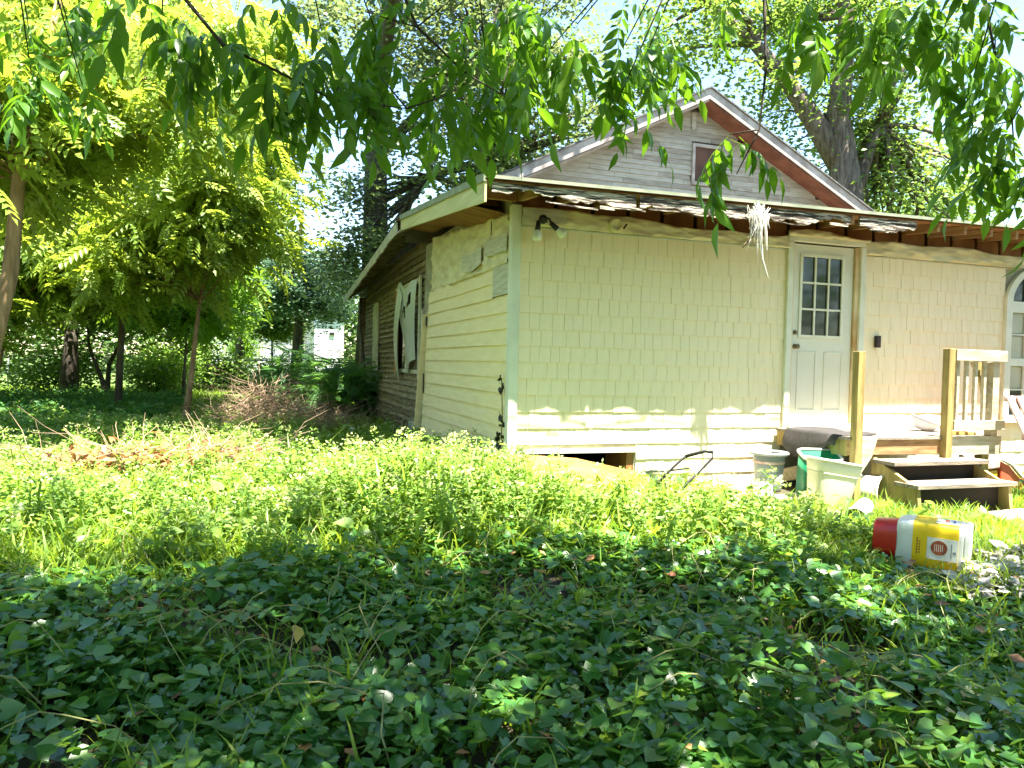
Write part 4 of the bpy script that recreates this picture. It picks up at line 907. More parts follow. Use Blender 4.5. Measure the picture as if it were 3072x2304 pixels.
# shrubs
def shrub(name, label, c, rr, n, size, lm, tmpl='rhomb', group=None, seed=1, clumps=14):
    r_ = random.Random(seed); g_ = np.random.default_rng(seed)
    root = empty(name, (c[0], c[1], .2), label, 'shrub', group); st = MB(); parts = []
    for i in range(clumps):
        d = Vector((r_.gauss(0, 1), r_.gauss(0, 1), r_.gauss(0, 1))).normalized() * r_.random() ** .4
        ctr = Vector((c[0] + d.x * rr[0], c[1] + d.y * rr[1], max(.35, c[2] + d.z * rr[2])))
        limb_tube(st, (c[0] + r_.uniform(-.2, .2), c[1] + r_.uniform(-.2, .2), .15), ctr, .018, .005, 5, 4, .08, r_)
        m = n // clumps; cr_ = max(.25, min(rr) * .75)
        off = g_.normal(0, .5, (m, 3)) * cr_; yaw = np.arctan2(off[:, 0], off[:, 1]) + g_.normal(0, .8, m)
        parts.append(scatter(tmpl, np.array(ctr) + off, yaw, g_.uniform(-.5, .7, m), g_.normal(0, .6, m), size * g_.uniform(.6, 1.3, m), np.clip(g_.normal(.5, .25, m), 0, 1)))
    st.build('stems', 'barkdark', root, smooth=True); v, f, q = merge(parts); npmesh('foliage', v, f, lm, root, rv=q); return root
shrub('fern_shrub', 'feathery dark green shrub against the old wall', (-.75, 9.3, .75), (.75, 1.0, .55), 620, .42, 'lf_fern', 'fern', seed=51)
shrub('fern_shrub', 'arching green shrub leaning over the brush pile', (-1.9, 11.5, 1.0), (.8, .9, .6), 420, .48, 'lf_fern', 'fern', seed=52)
shrub('hedge_shrub', 'lime clipped bush beside the white neighbour house', (-3.4, 37, 1.6), (.8, .8, 1.4), 5000, .14, 'lf_hedge', seed=53)
for i, (x, y, rx, h) in enumerate(((-5.6, 19, 1.2, 1.0), (-3.6, 21, .9, .8), (-7.9, 17.6, 1.2, 1.0), (-9.6, 14.0, .9, 1.5), (-4.6, 23, 1.3, 1.2), (1.6, 24, 1.2, 1.0), (-1.3, 26, 1.0, .7))):
    lb = ['dark bush under the crooked trunk', 'low bush in front of the wire fence', 'dark bush between the slim and thick trunks', 'tall tangled bush at the left edge', 'bushy shrub beside the blue barrel', 'leafy shrub behind the rear corner of the house', 'low dark shrub on the far side of the fence'][i]
    shrub('wild_shrub', lb, (x, y, h * .9), (rx, .8, h * .8), 5200, .13, 'lf_mid' if i % 2 else 'lf_weed', seed=60 + i, group='wild shrubs along the fence', clumps=18)
# distant wood as one mass
parts = []; g_ = np.random.default_rng(90)
cl = []
for i in range(330):
    front_side = i < 210
    a = g_.uniform(-62, 74) if front_side else g_.uniform(74, 298); d = g_.uniform(46, 62) if front_side else g_.uniform(24, 34)
    if -14 < a < 12 and d < 56: d = 60
    x = CAM.x + d * math.sin(R(a)); y = CAM.y + d * math.cos(R(a))
    hmax = 6.5 if -11 < a < 10 else g_.uniform(8, 14)
    for k in range(4):
        cl.append((x + g_.normal(0, 1.5), y + g_.normal(0, 1.5), .6 + (hmax - .6) * g_.random() ** 1.3))
m = 110
for c in cl:
    off = g_.normal(0, 1, (m, 3)) * np.array([1.7, 1.7, 1.2])
    parts.append(scatter('rhomb', np.array(c) + off, g_.uniform(0, 6.3, m), g_.uniform(-.6, .6, m), g_.normal(0, .7, m), .42 * g_.uniform(.6, 1.4, m), np.clip(g_.normal(.5, .25, m), 0, 1)))
v, f, q = merge(parts); v[:, 2] = np.maximum(v[:, 2], .25)
tag(npmesh('distant_wood', v, f, 'lf_far', rv=q), 'hazy green wood closing the view behind the yards', 'woods', kind='stuff')

# ------------------------------------------------------------------ overhanging tree above the camera
ov = empty('pecan_tree', (2.6, -10.4, -.1), 'near tree whose leafy branches hang into the top of the view', 'tree')
mb = MB(); mb.tube([(2.6, -10.4, -.15), (2.5, -10.3, 1.5), (2.2, -10.1, 3.2), (1.8, -9.6, 4.8), (1.2, -8.8, 6.2), (.4, -8, 7.6)], [.34, .27, .24, .20, .15, .06], 14); mb.build('trunk', 'bark', ov, smooth=True)
limbs = [[(2.2, -10.1, 3.4), (1.4, -7.6, 4.6), (.4, -5.4, 5.0), (-.8, -3.9, 4.5), (-2.4, -3.2, 4.15)],
         [(1.8, -9.6, 4.6), (2.3, -7.0, 5.0), (2.2, -5.2, 4.7), (1.8, -3.9, 4.3)],
         [(.4, -5.4, 5.0), (.5, -4.2, 4.6), (.2, -3.2, 4.2)],
         [(1.6, -9.3, 5.0), (-1.2, -7.6, 5.4), (-3.4, -5.0, 5.0), (-3.8, -2.2, 4.4)],
         [(1.2, -8.8, 6.0), (-.8, -6, 6.6), (-1.8, -3.8, 6.2)], [(1.2, -8.8, 6.0), (3.6, -6.5, 6.4), (4.2, -5, 6)],
         [(.9, -8.5, 6.4), (-3.6, -8, 6.4), (-6.5, -6, 6.0), (-7.6, -4, 5.6)]]
for i, l in enumerate(limbs):
    q = MB(); q.tube(l, [.10 - .082 * k / (len(l) - 1) for k in range(len(l))], 8); q.build('limb', 'bark', ov, smooth=True)
# leaf meshes: compound leaves shared between the copies
def near_leaf(seed):
    r_ = random.Random(seed); v, f, q = [], [], []; pairs = r_.choice((3, 4, 4, 5)); L = r_.uniform(.22, .30); dr = r_.uniform(.25, .6)
    tv, tf = T['lance']
    def rach(t): return np.array([.02 * math.sin(4 * t + seed), L * t, -dr * L * t * t])
    for i in range(pairs + 1):
        t = .2 + .8 * i / pairs
        for sd in ((-1, 1) if i < pairs else (0,)):
            a = sd * R(r_.uniform(35, 62)); pit = -r_.uniform(.35, 1.05); s = r_.uniform(.10, .145) * (1.0 if i else .75)
            m = rot(np.array([a]), np.array([pit]), np.array([r_.uniform(-.5, .5)]))[0]; p = rach(t)
            n = len(v); v += [tuple(p + m @ (np.array(x) * np.array([.92, 1, 1])) * s) for x in tv]; f += [tuple(int(k) + n for k in tt) for tt in tf]
            q += [r_.random()] * len(tv)
    for i in range(4):
        a, b = rach(i / 4), rach((i + 1) / 4); n = len(v); v += [tuple(a + [-.0018, 0, 0]), tuple(a + [.0018, 0, 0]), tuple(b + [.0018, 0, 0]), tuple(b + [-.0018, 0, 0])]; f += [(n, n + 1, n + 2), (n, n + 2, n + 3)]; q += [.2] * 4
    me = bpy.data.meshes.new('leaf'); me.from_pydata(v, [], f); at = me.attributes.new('rnd', 'FLOAT', 'POINT'); at.data.foreach_set('value', np.array(q, np.float32)); me.materials.append(M['lf_near']); me.shade_smooth(); return me
LM = [near_leaf(100 + i) for i in range(9)]
ATT = [(1.64, -3.65, 3.04), (1.75, -3.69, 2.92), (1.42, -3.67, 3.2), (1.58, -3.6, 3.3), (1.85, -3.55, 3.35), (-2.12, -3.44, 2.80), (-1.2, -3.11, 3.0), (-1.0, -3.0, 3.1), (-1.5, -3.2, 2.95), (-1.85, -3.3, 3.0), (.75, -3.7, 3.36), (-3.12, -2.45, 3.35), (-2.84, -3.19, 2.99), (-2.66, -3.25, 3.0), (-2.53, -3.4, 2.85), (-2.38, -3.13, 3.09), (-2.3, -3.37, 2.82), (-2.21, -3.18, 3.17),  (-2.04, -3.24, 3.01), (-1.96, -3.38, 2.73), (-1.85, -3.09, 3.2), (-1.76, -3.34, 2.8), (-1.65, -3.06, 3.15), (-1.59, -3.4, 2.76), (-1.44, -3.01, 3.34), (-1.39, -3.15, 3.03), (-1.17, -2.9, 3.31), 
       (-0.94, -2.76, 3.59), (-0.86, -2.79, 3.32), (-0.69, -2.73, 3.59), (-0.57, -2.89, 3.38),  (-0.35, -2.85, 3.63), (-0.43, -3.15, 3.23), (-0.21, -3.01, 3.42),   (0.02, -2.97, 3.64),   (0.23, -3.15, 3.6), (0.2, -3.38, 2.72),  (0.5, -3.14, 3.51), (-0.45, -3.15, 2.86),
       (0.44, -3.65, 3.42),  (0.66, -3.72, 3.42),  (1.01, -3.63, 3.47), (1.15, -3.68, 3.5), (1.34, -3.64, 3.34),  (1.47, -3.68, 3.5),  (1.69, -3.65, 3.31),  (1.88, -3.6, 3.6), (1.94, -3.64, 3.15), (1.97, -3.66, 2.79), (1.76, -3.59, 2.73),  (-3.77, -1.7, 3.46), (-3.56, -1.76, 3.57), (-3.71, -1.72, 3.15), (-3.44, -1.7, 3.34), (-3.31, -1.76, 3.14)]
TW = [[(-2.9, -3.1, 3.9), (-2.8, -3.19, 3.25), (-2.53, -3.4, 2.88), (-2.3, -3.37, 2.81), (-2.05, -3.41, 2.7), (-1.7, -3.37, 2.72)],
      [(.3, -3.2, 4.2), (0.44, -3.21, 3.79), (0.39, -3.32, 3.23), (0.33, -3.36, 2.87), (0.18, -3.37, 2.6)],
      [(1.8, -3.9, 4.3), (1.75, -3.55, 3.88), (1.83, -3.59, 3.43), (1.93, -3.64, 3.04), (1.96, -3.65, 2.76)],
      [(-1.9, -3.3, 4.2), (-1.7, -3.03, 3.49), (-1.6, -3.07, 3.25), (-1.35, -3.16, 3.01), (-1.15, -3.12, 2.95)]]
q = MB()
for l in TW: q.tube(l, [.013 - .010 * k / (len(l) - 1) for k in range(len(l))], 6)
lp = [Vector(p) for l in limbs[:4] for p in l[2:]] + [Vector(a).lerp(Vector(b), .5) for l in limbs[:4] for a, b in zip(l[2:], l[3:])]
r_ = random.Random(9)
nleaves = 0
for a in ATT:
    A = Vector(a) + Vector((r_.gauss(0, .05), r_.gauss(0, .10), r_.gauss(.06, .06))); tp = [Vector(p) for l in TW for p in l]
    near = min(tp, key=lambda p: (p - A).length)
    if (near - A).length > .25:
        an = min(lp, key=lambda p: (p - A).length); mid = an.lerp(A, .6) + Vector((0, 0, .15)); q.tube([an, mid, A], [.008, .006, .003], 5)
    else: q.tube([near, A], [.005, .003], 5)
    for k in range(r_.choice((2, 4, 5, 7))):
        if nleaves >= 298: break
        o = bpy.data.objects.new('leaf', r_.choice(LM)); link(o, ov, A + Vector((r_.gauss(0, .05), r_.gauss(0, .06), r_.gauss(0, .04))))
        o.rotation_euler = (r_.uniform(-1.25, -.1), r_.uniform(-.4, .4), r_.uniform(0, 6.28)); s = r_.uniform(.75, 1.55); o.scale = (s, s, s); nleaves += 1
tag(q.build('twigs', 'barkdark', ov, smooth=True), kind='stuff')
# the crown overhead (shades the foreground)
g_ = np.random.default_rng(77); parts = []
Fn = np.array([math.sin(YAW), math.cos(YAW)])
cls = []
while len(cls) < 315:
    x, y, z = g_.uniform(-9.5, 7), g_.uniform(-12, -1.9), g_.uniform(4.3, 8.2)
    gx_, gy_ = x - .127 * z, y + .25 * z                     # where its shade falls
    lim = -1.7 - .50 * math.sin(2.3 * gx_) - .3 * math.sin(5.1 * gx_ + 1) - max(0, gx_ - .3) * .75 + .12 * max(0, -gx_ - 2.0) 
    if gy_ > lim - .45 or gy_ < -9.5: continue
    if -1.25 < gx_ < 1.1 and gy_ > -3.05: continue
    if math.sin(2.9 * gx_ + 1.1) * math.sin(3.3 * gy_ + .6) > .25: continue
    dd = (x - CAM.x) * Fn[0] + (y - CAM.y) * Fn[1]
    if z < 1.5 + .56 * max(0, dd) + .75: continue
    cls.append((x, y, z))
for c in cls:
    m = 34; off = g_.normal(0, .5, (m, 3)) * np.array([.95, .95, .45])
    parts.append(scatter('frond_near', np.array(c) + off, g_.uniform(0, 6.3, m), g_.uniform(-.8, .2, m), g_.normal(0, .4, m), .40 * g_.uniform(.7, 1.3, m), g_.uniform(0, 1, m)))
v, f, q_ = merge(parts)
tag(npmesh('crown', v, f, 'lf_near', ov, rv=q_), kind='stuff')
q = MB()
lpa = [Vector(p) for l in limbs for p in l[1:]]
for c in cls[::2]:
    an = min(lpa, key=lambda p: (p - Vector(c)).length); limb_tube(q, an, c, .02, .005, 4, 3, .06, r_)
q.build('branches', 'bark', ov, smooth=True)

# ------------------------------------------------------------------ ground cover
def keep_clear(x, y):
    k = np.ones(len(x), bool)
    k &= ~((x > -.03) & (y > -.02) & (y < 11.4))                       # house
    k &= ~((x > 3.1) & (x < 5.2) & (y > -1.15))                        # deck
    k &= ~((x > 3.42) & (x < 4.7) & (y > -1.72) & (y < -1.1))
    k &= ~((x > 4.0) & (x < 5.1) & (y > -2.15) & (y < -1.7))
    k &= ~((np.abs(x - 2.2 - (y + 2.85) * -.77) < .16) & (y > -3.15) & (y < -2.55))
    k &= ~((x > 2.15) & (x < 3.25) & (y > -1.3))
    k &= ~((x - 2.02) ** 2 + (y + 3.02) ** 2 < .10)
    return k
def shade_edge(x): return -1.75 - .10 * np.sin(2.3 * x) - np.maximum(0, x - .3) * .95
def seen(x, y, marg=1.2):
    dx, dy = x - CAM.x, y - CAM.y; d = dx * math.sin(YAW) + dy * math.cos(YAW); l = dx * math.cos(YAW) - dy * math.sin(YAW)
    return (d > .9) & (np.abs(l) < d * .70 + marg)
def field(n, x0, x1, y0, y1, dens=None):
    x, y = U(n, x0, x1), U(n, y0, y1); k = keep_clear(x, y) & seen(x, y)
    if dens is not None: k &= rng.random(n) < dens(x, y)
    return x[k], y[k]
def lump(x, y, s=1.0): return .5 + .25 * np.sin(1.7 * s * x + 2.3 * np.sin(.9 * s * y)) + .25 * np.sin(2.1 * s * y + 1.9 * np.sin(1.3 * s * x))
# broad-leaved creeper in the shade
bare = lambda x, y: np.where(((x - .35) / .45) ** 2 + ((y + 4.05) / .28) ** 2 < 1, .10, 1.0)
x, y = field(170000, -8, 6, -6.3, .3, lambda x, y: np.clip(.9 - (y - shade_edge(x) + .9) * .9, .03, 1) * (.06 + .94 * np.clip(1.25 * lump(x, y, 2.1) * (.45 + .75 * lump(x + 3, y - 2, 4.7)), 0, 1)) * bare(x, y))
n = len(x); h = .05 + .20 * lump(x, y, 1.1) * rng.random(n) ** .6
yaw = U(n, 0, 6.3)
v, f, q = scatter('heart', np.stack([x, y, gz(x, y) + h], -1), yaw, rng.normal(-.12, .30, n), rng.normal(0, .36, n), .055 * rng.uniform(.5, 1.75, n), np.clip(rng.beta(1.6, 2.4, n) + (rng.random(n) < .05) * .5, 0, 1))
parts = [(v, f, q)]
tag(npmesh('creeper', v, f, 'lf_ivy', rv=q), 'glossy broad-leaved creeper covering the shaded foreground', 'creeper', kind='stuff')
# creeper stems: stalks under the leaves
k = rng.random(n) < .3; ns = k.sum(); sxp, syp = x[k], y[k]
v, f, q = scatter('blade', np.stack([sxp, syp, gz(sxp, syp) - .01], -1), U(ns, 0, 6.3), U(ns, .9, 1.5), U(ns, -.3, .3), (h[k] + .03) * 1.0, U(ns, 0, .5))
tag(npmesh('creeper_stalks', v, f, 'lf_grass', rv=q), 'thin stalks under the creeper leaves', 'creeper', kind='stuff')

q = MB(); vr = random.Random(17)
for i in range(150):
    x, y = vr.uniform(-4.5, 1.6), vr.uniform(-5.2, -1.8); a = vr.uniform(0, 6.28); pts = []; hh_ = vr.uniform(.10, .26)
    for k in range(6):
        pts.append((x, y, G(x, y) + hh_ * math.sin(PI * (k + .4) / 6) + .04)); a += vr.uniform(-.5, .5); L = vr.uniform(.06, .16); x += math.cos(a) * L; y += math.sin(a) * L
    q.tube(pts, [.0035 - .0004 * k for k in range(6)], 4)
M['runner'] = mat('creeper_runner', (.30, .32, .12), (.20, .16, .07), .7, 8)
tag(q.build('creeper_runners', 'runner'), 'thin pale runner stems winding through the creeper', 'creeper', kind='stuff')
def grass(name, label, n, x0, x1, y0, y1, L, lm='lf_grass', dens=None, lean=(.6, 1.45), wid=1.0, rv=(0, .75)):
    x, y = field(n, x0, x1, y0, y1, dens); n = len(x)
    v, f, q = scatter('blade', np.stack([x, y, gz(x, y) - .01], -1), U(n, 0, 6.3), U(n, *lean), U(n, -.8, .8), L * rng.uniform(.5, 1.4, n), rng.uniform(*rv, n))
    return tag(npmesh(name, v, f, lm, rv=q), label, 'grass', kind='stuff')
grass('near_grass', 'thin grass between the creeper leaves in the shade', 40000, -7, 6, -6.3, -.4, .20, dens=lambda x, y: .25 + .75 * lump(x, y, 2.2) ** 2)
grass('lawn_grass', 'bright short grass in front of the deck steps', 80000, 1.0, 7.5, -3.6, -.2, .15, lean=(.5, 1.4))
grass('yard_grass', 'long pale grass in the sunny yard', 80000, -8, 2.4, -2.2, 5.0, .26, lean=(.5, 1.4), dens=lambda x, y: .4 + .6 * lump(x, y, 1.3))
grass('far_grass', 'green grass strip beside the house and beyond', 60000, -12, 1, 4.0, 24, .22, lean=(.5, 1.4))
# weeds: stems with many small leaves and pale flower tufts
def weeds(name, label, n, x0, x1, y0, y1, h0, h1, dens, lm='lf_weed', per=26, lsize=.055, tufts=True):
    x, y = field(n, x0, x1, y0, y1, dens); n = len(x); hh = rng.uniform(h0, h1, n) * (.6 + .6 * lump(x, y, 1.4)) * np.where((x > -.1) & (y > -1.5), np.clip(1 - (x + .1) * 1.2, .30, 1), 1)
    lx, ly = rng.normal(0, .16, n), rng.normal(0, .16, n)
    st = scatter('blade', np.stack([x, y, gz(x, y) - .01], -1), np.arctan2(lx, ly), np.full(n, 1.35), U(n, -1, 1), hh * 1.05, U(n, .2, .6))
    t = rng.uniform(.25, 1.0, (n, per)); r0 = hh[:, None] * .16 * (1.15 - .6 * t) * 1.3; a = U((n, per), 0, 6.3)
    px = x[:, None] + lx[:, None] * t * hh[:, None] + np.cos(a) * r0 * .3; py = y[:, None] + ly[:, None] * t * hh[:, None] + np.sin(a) * r0 * .3
    pz = gz(x, y)[:, None] + hh[:, None] * t
    m = n * per
    lv = scatter('rhomb', np.stack([px.ravel(), py.ravel(), pz.ravel()], -1), (PI / 2 - a).ravel(), U(m, -.2, .7), rng.normal(0, .5, m), lsize * U(m, .6, 1.6) * (1.35 - .6 * t.ravel()), np.clip(rng.normal(.5, .25, m), 0, 1))
    v, f, q = merge([st, lv]); tag(npmesh(name, v, f, lm, rv=q), label, 'weeds', kind='stuff')
    if tufts:
        kk = rng.random(n) < .55; xs_, ys_, hs_ = x[kk], y[kk], hh[kk]; m = kk.sum() * 10
        c = np.stack([xs_ + lx[kk] * hs_, ys_ + ly[kk] * hs_, gz(xs_, ys_) + hs_ * 1.02], -1).repeat(10, 0) + rng.normal(0, .022, (m, 3)) * np.array([1, 1, .5])
        v, f, q = scatter('rhomb', c, U(m, 0, 6.3), U(m, -.3, 1.2), U(m, -1, 1), .026 * U(m, .6, 1.5), U(m, 0, 1))
        tag(npmesh(name + '_flowers', v, f, 'lf_tuft', rv=q), 'pale flower tufts on top of the ' + ('tall weeds by the house corner' if 'tall' in name else 'low yard weeds'), 'flowers', kind='stuff')
weeds('tall_weeds', 'tall sunlit weeds in front of the house corner', 3000, -3.4, 1.6, -2.4, 1.4, .32, .66,
      lambda x, y: np.clip(1.2 - ((x + .7) / 2.0) ** 2 - ((y + .75) / 1.25) ** 2, 0, 1) * np.where((x > .1) & (y > -.7), .3, 1), per=46, lsize=.042)
weeds('yard_weeds', 'low mixed weeds spread over the sunny yard', 8500, -9, 2.3, -3.0, 6.5, .16, .46,
      lambda x, y: np.clip((y - shade_edge(x) + .6), 0, 1) * (.35 + .65 * lump(x, y, 1.7)) * np.where((x > -1.6) & (y > 2.2), .2, 1) * np.where((x - 1.95) ** 2 + (y + 3.05) ** 2 < .35, .1, 1), per=30, lsize=.05)
weeds('wood_weeds', 'leafy undergrowth at the edge of the shady wood', 3000, -13, -4.2, 5, 15, .2, .45, lambda x, y: .4 + .6 * lump(x, y, 1.2), lm='lf_fern', per=18, lsize=.10, tufts=False)
# broad pale leaves among the sunny weeds
x, y = field(9000, -8, 3.2, -3.2, 4.5, lambda x, y: np.clip((y - shade_edge(x) + .5), 0, 1) * lump(x, y, 2.4) ** 2 * np.where((x - 1.95) ** 2 + (y + 3.05) ** 2 < .35, .1, 1)); n = len(x)
v, f, q = scatter('heart', np.stack([x, y, gz(x, y) + U(n, .08, .26)], -1), U(n, 0, 6.3), rng.normal(0, .4, n), rng.normal(0, .4, n), .085 * U(n, .6, 1.5), U(n, .2, 1))
tag(npmesh('broad_weeds', v, f, 'lf_weed', rv=q), 'broad pale leaves among the sunlit weeds', 'weeds', kind='stuff')

# pale litter at the right edge
n = 900; x, y = U(n, 1.75, 3.6), U(n, -3.65, -2.95); k = keep_clear(x, y); x, y = x[k], y[k]; n = len(x)
v, f, q = scatter('heart', np.stack([x, y, gz(x, y) + U(n, .06, .10)], -1), U(n, 0, 6.3), rng.normal(0, .3, n), rng.normal(0, .3, n), .075 * U(n, .5, 1.5), U(n, 0, 1))
tag(npmesh('leaf_litter', v, f, 'litter', rv=q), 'dry pale leaf litter beside the jug', 'leaf litter', kind='stuff')
# dry leaves on the ground in the bare patches of the foreground
n = 900; x, y = U(n, -4.5, 3.2), U(n, -5.4, -2.4)
v, f, q = scatter('rhomb', np.stack([x, y, gz(x, y) + .015 + .10 * (rng.random(n) < .25)], -1), U(n, 0, 6.3), rng.normal(0, .2, n), rng.normal(0, .3, n), .07 * U(n, .6, 1.4), U(n, 0, 1))
tag(npmesh('fallen_leaves', v, f, 'deadleaf', rv=q), 'brown fallen leaves on the bare earth in the foreground', 'fallen leaves', kind='stuff')
lf_ = empty('yellow_leaf', (-2.20, -3.75, .34), 'single pale yellow leaf standing upright among the dark creeper', 'leaf')
M['yl'] = leafmat('yellow_leaf', [(.55, .42, .12), (.60, .46, .16)], (.6, .45, .1), .3)
for nm, s_ in (('blade', .085),):
    v, f, q = scatter('lance', np.array([[-2.20, -3.75, .375]]), np.array([.4]), np.array([-1.2]), np.array([.3]), np.array([.10]), np.array([.5])); v = (v - [-2.2, -3.75, .375]) * np.array([1.8, 1.8, 1]) + [-2.2, -3.75, .375]; npmesh(nm, v, f, 'yl', lf_, rv=q)
q = MB(); q.tube([(-2.20, -3.75, .37), (-2.22, -3.76, .25), (-2.2, -3.75, .08)], .002, 4); q.build('stalk', 'deadwood', lf_)

# brush piles and dead branches
def brush(name, label, c, rr, n, leafn=0, seed=1, mt_='deadwood'):
    r_ = random.Random(seed); root = empty(name, c, label, 'brush'); q = MB()
    for i in range(n):
        a = r_.uniform(0, 6.28); d = r_.random() ** .6; p = Vector((c[0] + math.cos(a) * d * rr[0], c[1] + math.sin(a) * d * rr[1], c[2] + r_.uniform(0, rr[2]) * (1 - d * .6)))
        b = r_.uniform(0, 6.28); L = r_.uniform(.3, .9); e = p + Vector((math.cos(b) * L, math.sin(b) * L, r_.uniform(-.15, .35)))
        e.z = max(e.z, c[2] + .02); limb_tube(q, p, e, r_.uniform(.003, .010), .002, 4, 3, .12, r_)
        if r_.random() < .5: limb_tube(q, p.lerp(e, .5), e + Vector((r_.uniform(-.3, .3), r_.uniform(-.3, .3), r_.uniform(.0, .3))), .003, .0015, 4, 2, .1, r_)
    tag(q.build('twigs', mt_, root), kind='stuff')
    if leafn:
        g_ = np.random.default_rng(seed); pos = np.array(c) + g_.normal(0, .45, (leafn, 3)) * np.array(rr) + np.array([0, 0, rr[2] * .5]); pos[:, 2] = np.maximum(pos[:, 2], c[2])
        v, f, w_ = scatter('lance', pos, g_.uniform(0, 6.3, leafn), g_.uniform(-1.2, .3, leafn), g_.normal(0, .6, leafn), .15 * g_.uniform(.6, 1.4, leafn), g_.uniform(0, 1, leafn)); npmesh('dead_leaves', v, f, 'deadleaf', root, rv=w_)
    return root
brush('brush_pile', 'grey-brown heap of dead twigs lying right of the sapling', (-2.3, 5.8, .2), (.8, .8, 1.0), 560, seed=81)
brush('brush_pile', 'brown twigs spread on the ground below the old wall', (-1.35, 7.6, .2), (1.0, 1.2, .30), 260, seed=82)
brush('dead_branches', 'curled brown dead leaves and branches in the sunny weeds', (-3.55, 1.1, .34), (.9, .45, .20), 70, 420, seed=83)
brush('dead_branches', 'small brown dead leafy branch right of the curled heap', (-2.75, 1.6, .34), (.45, .35, .18), 46, 200, seed=84)
q = MB(); q.tube([(-3.35, 2.6, .2), (-3.36, 2.55, .42), (-3.33, 2.5, .58)], [.022, .018, .012], 7); q.tube([(-3.36, 2.55, .3), (-3.1, 2.4, .26), (-2.8, 2.2, .3)], [.014, .012, .006], 6)
tag(q.build('dead_stub', 'deadwood', None, org=(-3.35, 2.6, .2), smooth=True), 'pale upright dead stub in the weeds at left', 'branch')
q = MB(); q.tube([(-2.55, 1.6, .2), (-2.45, 1.6, .42), (-2.25, 1.6, .50), (-2.0, 1.55, .42), (-1.9, 1.5, .22)], [.014, .014, .012, .010, .006], 7)
tag(q.build('arched_branch', 'deadwood', None, org=(-2.5, 1.6, .2), smooth=True), 'thin dead branch arching over the sunny weeds', 'branch')
q = MB(); q.tube([(-1.0, 8.6, .2), (-1.25, 9.4, .55), (-1.55, 10.3, .9), (-1.9, 11.2, 1.15)], [.05, .045, .04, .02], 8)
tag(q.build('fallen_limb', 'barkdark', None, org=(-1.0, 8.6, .2), smooth=True), 'dark fallen limb leaning through the feathery shrub', 'branch')

# ------------------------------------------------------------------ far things
fn = empty('wire_fence', (-3, 22.5, .2), 'chain-link fence along the far edge of the yard', 'fence')
FX0, FX1, FY = -13, 4.5, 22.5
for i in range(8):
    x = FX0 + i * 2.5; q = MB(); q.tube([(x, FY, .15), (x, FY, 1.42)], .03, 8); q.build('post', 'metalgrey', fn, smooth=True)
q = MB(); q.tube([(FX0, FY, 1.38), (FX1, FY, 1.38)], .022, 6); q.build('top_rail', 'barkdark', fn)
q = MB(); s_ = .16
k = 0
x = FX0 - 1.2
while x < FX1:
    for d in (1, -1):
        xa, xb = (x, x + 1.15) if d > 0 else (x + 1.15, x)
        q.add([(xa - .004, FY - .03, .22), (xa + .004, FY - .03, .22), (xb + .004, FY - .03, 1.37), (xb - .004, FY - .03, 1.37)], [(0, 1, 2, 3)])
    x += s_
q.build('wire_mesh', 'metalgrey', fn)
nb = empty('neighbour_house', (0, 41, .2), 'white clapboard neighbour house glimpsed through the trees', 'house')
q = MB(); q.box((.7, 39.2, .2), (2.35, 46, 4.4)); wl = q.build('wing_wall', 'housewhite', nb)
for i in range(24):
    q = MB(); z = .4 + i * .165; q.add([(.68, 39.17, z), (2.37, 39.17, z), (2.37, 39.195, z + .165), (.68, 39.195, z + .165)], [(0, 1, 2, 3)]); q.build('siding_board', 'housewhite', wl)
MB().box((2.22, 39.12, .3), (2.40, 39.165, 4.4)).build('corner_board', 'trim', wl)
MB().box((1.55, 39.10, 2.95), (1.85, 39.165, 3.12)).build('vent', 'black', wl)
MB().box((-5.2, 41.6, .2), (.697, 46, 4.2)).build('main_wall', 'housewhite', nb)
q = MB(); q.hexa([(.5, 38.9, 4.4), (2.6, 38.9, 4.4), (2.6, 46.2, 4.4), (.5, 46.2, 4.4), (1.5, 38.9, 5.6), (1.56, 38.9, 5.6), (1.56, 46.2, 5.6), (1.5, 46.2, 5.6)]); q.build('wing_roof', 'roofing', nb)
q = MB(); q.hexa([(-5.5, 40.2, 4.0), (.6, 40.2, 4.0), (.6, 46.3, 4.2), (-5.5, 46.3, 4.2), (-5.5, 43.2, 5.6), (.6, 43.2, 5.6), (.6, 43.4, 5.6), (-5.5, 43.4, 5.6)]); q.build('roof', 'roofing', nb)
for x in (-4.0, -.6):
    w_ = MB().box((x, 41.54, 1.9), (x + .9, 41.595, 3.4)).build('window', 'trim', nb)
    MB().box((x + .1, 41.52, 2.0), (x + .8, 41.538, 2.62)).box((x + .1, 41.52, 2.7), (x + .8, 41.538, 3.3)).build('pane', 'shadowwin', w_)
MB().box((-5.2, 40.3, .2), (.69, 41.5, 1.35)).build('porch_floor', 'housewhite', nb)
pr = MB().box((-5.2, 40.36, 2.12), (.6, 40.44, 2.2)).box((-5.2, 40.37, 1.45), (.6, 40.43, 1.5)).build('porch_rail', 'trim', nb)
for i in range(34):
    x = -5.1 + i * .17; MB().box((x, 40.38, 1.503), (x + .045, 40.42, 2.117)).build('baluster', 'trim', pr)
for x in (-5.0, -2.4, .5): MB().box((x, 40.3, 1.352), (x + .14, 40.355, 4.0)).build('porch_post', 'trim', nb)
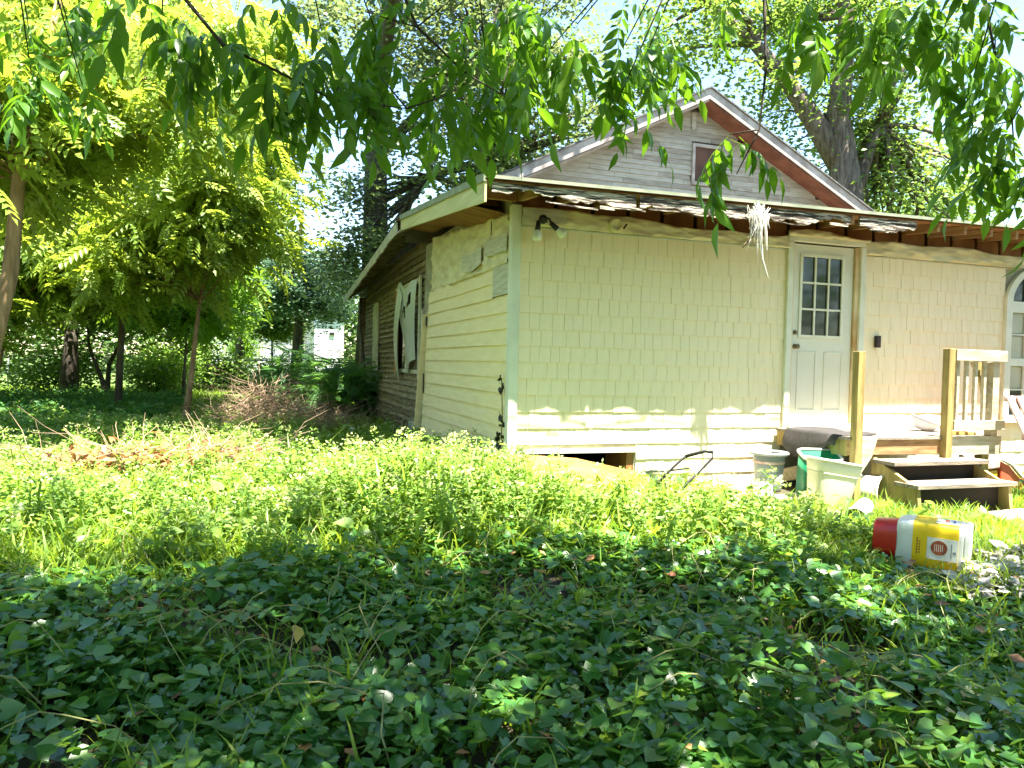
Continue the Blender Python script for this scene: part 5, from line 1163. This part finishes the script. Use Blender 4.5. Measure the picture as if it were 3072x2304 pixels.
bb = empty('blue_barrel', (-5.46, 21.6, .2), 'blue plastic barrel behind the low bush', 'barrel')
MB().lathe([(0, 0), (.26, 0), (.29, .05), (.29, .32), (.31, .34), (.29, .36), (.29, .62), (.31, .64), (.29, .66), (.28, .9), (0, .92)], Matrix.Translation((-5.46, 21.6, .2)), 22).build('body', 'bluebarrel', bb, smooth=True)
MB().lathe([(.27, .9), (.30, .905), (.30, .94), (.26, .945), (0, .93)], Matrix.Translation((-5.46, 21.6, .2)), 22).build('lid', 'bluebarrel', bb, smooth=True)
rt = empty('red_tub', (-1.9, 27.6, .2), 'small red tub standing on the far sunlit lawn', 'tub')
MB().lathe([(0, 0), (.34, 0), (.44, .40), (.42, .40), (.32, .03), (0, .02)], Matrix.Translation((-1.9, 27.6, .2)), 20).build('body', 'toyred', rt, smooth=True)
MB().lathe([(.43, .38), (.48, .385), (.48, .42), (.42, .425)], Matrix.Translation((-1.9, 27.6, .2)), 20).build('rim', 'toyred', rt, smooth=True)
tcn = empty('trash_can', (-.55, 12.4, .2), 'dark trash can standing past the rear corner of the old wall', 'trash can')
MB().lathe([(0, 0), (.24, 0), (.26, .03), (.31, .95), (0, .96)], Matrix.Translation((-.55, 12.4, .2)), 24, sq=4).build('body', 'trashdark', tcn, smooth=True)
MB().lathe([(.33, .95), (.36, .96), (.36, 1.0), (.2, 1.07), (0, 1.08)], Matrix.Translation((-.55, 12.4, .2)), 24, sq=4).build('lid', 'trashdark', tcn, smooth=True)
wb = empty('white_jar', (-.85, 6.1, .2), 'small white jar lying in the shade near the old wall', 'jar')
MB().lathe([(0, 0), (.05, 0), (.06, .02), (.06, .12), (.045, .15), (.0, .151)], Matrix.Translation((-.85, 6.1, .26)) @ Matrix.Rotation(R(80), 4, 'X'), 18).build('body', 'lavender', wb, smooth=True)
MB().lathe([(.0, .15), (.048, .15), (.048, .18), (0, .182)], Matrix.Translation((-.85, 6.1, .26)) @ Matrix.Rotation(R(80), 4, 'X'), 18).build('lid', 'whiteplastic', wb, smooth=True)
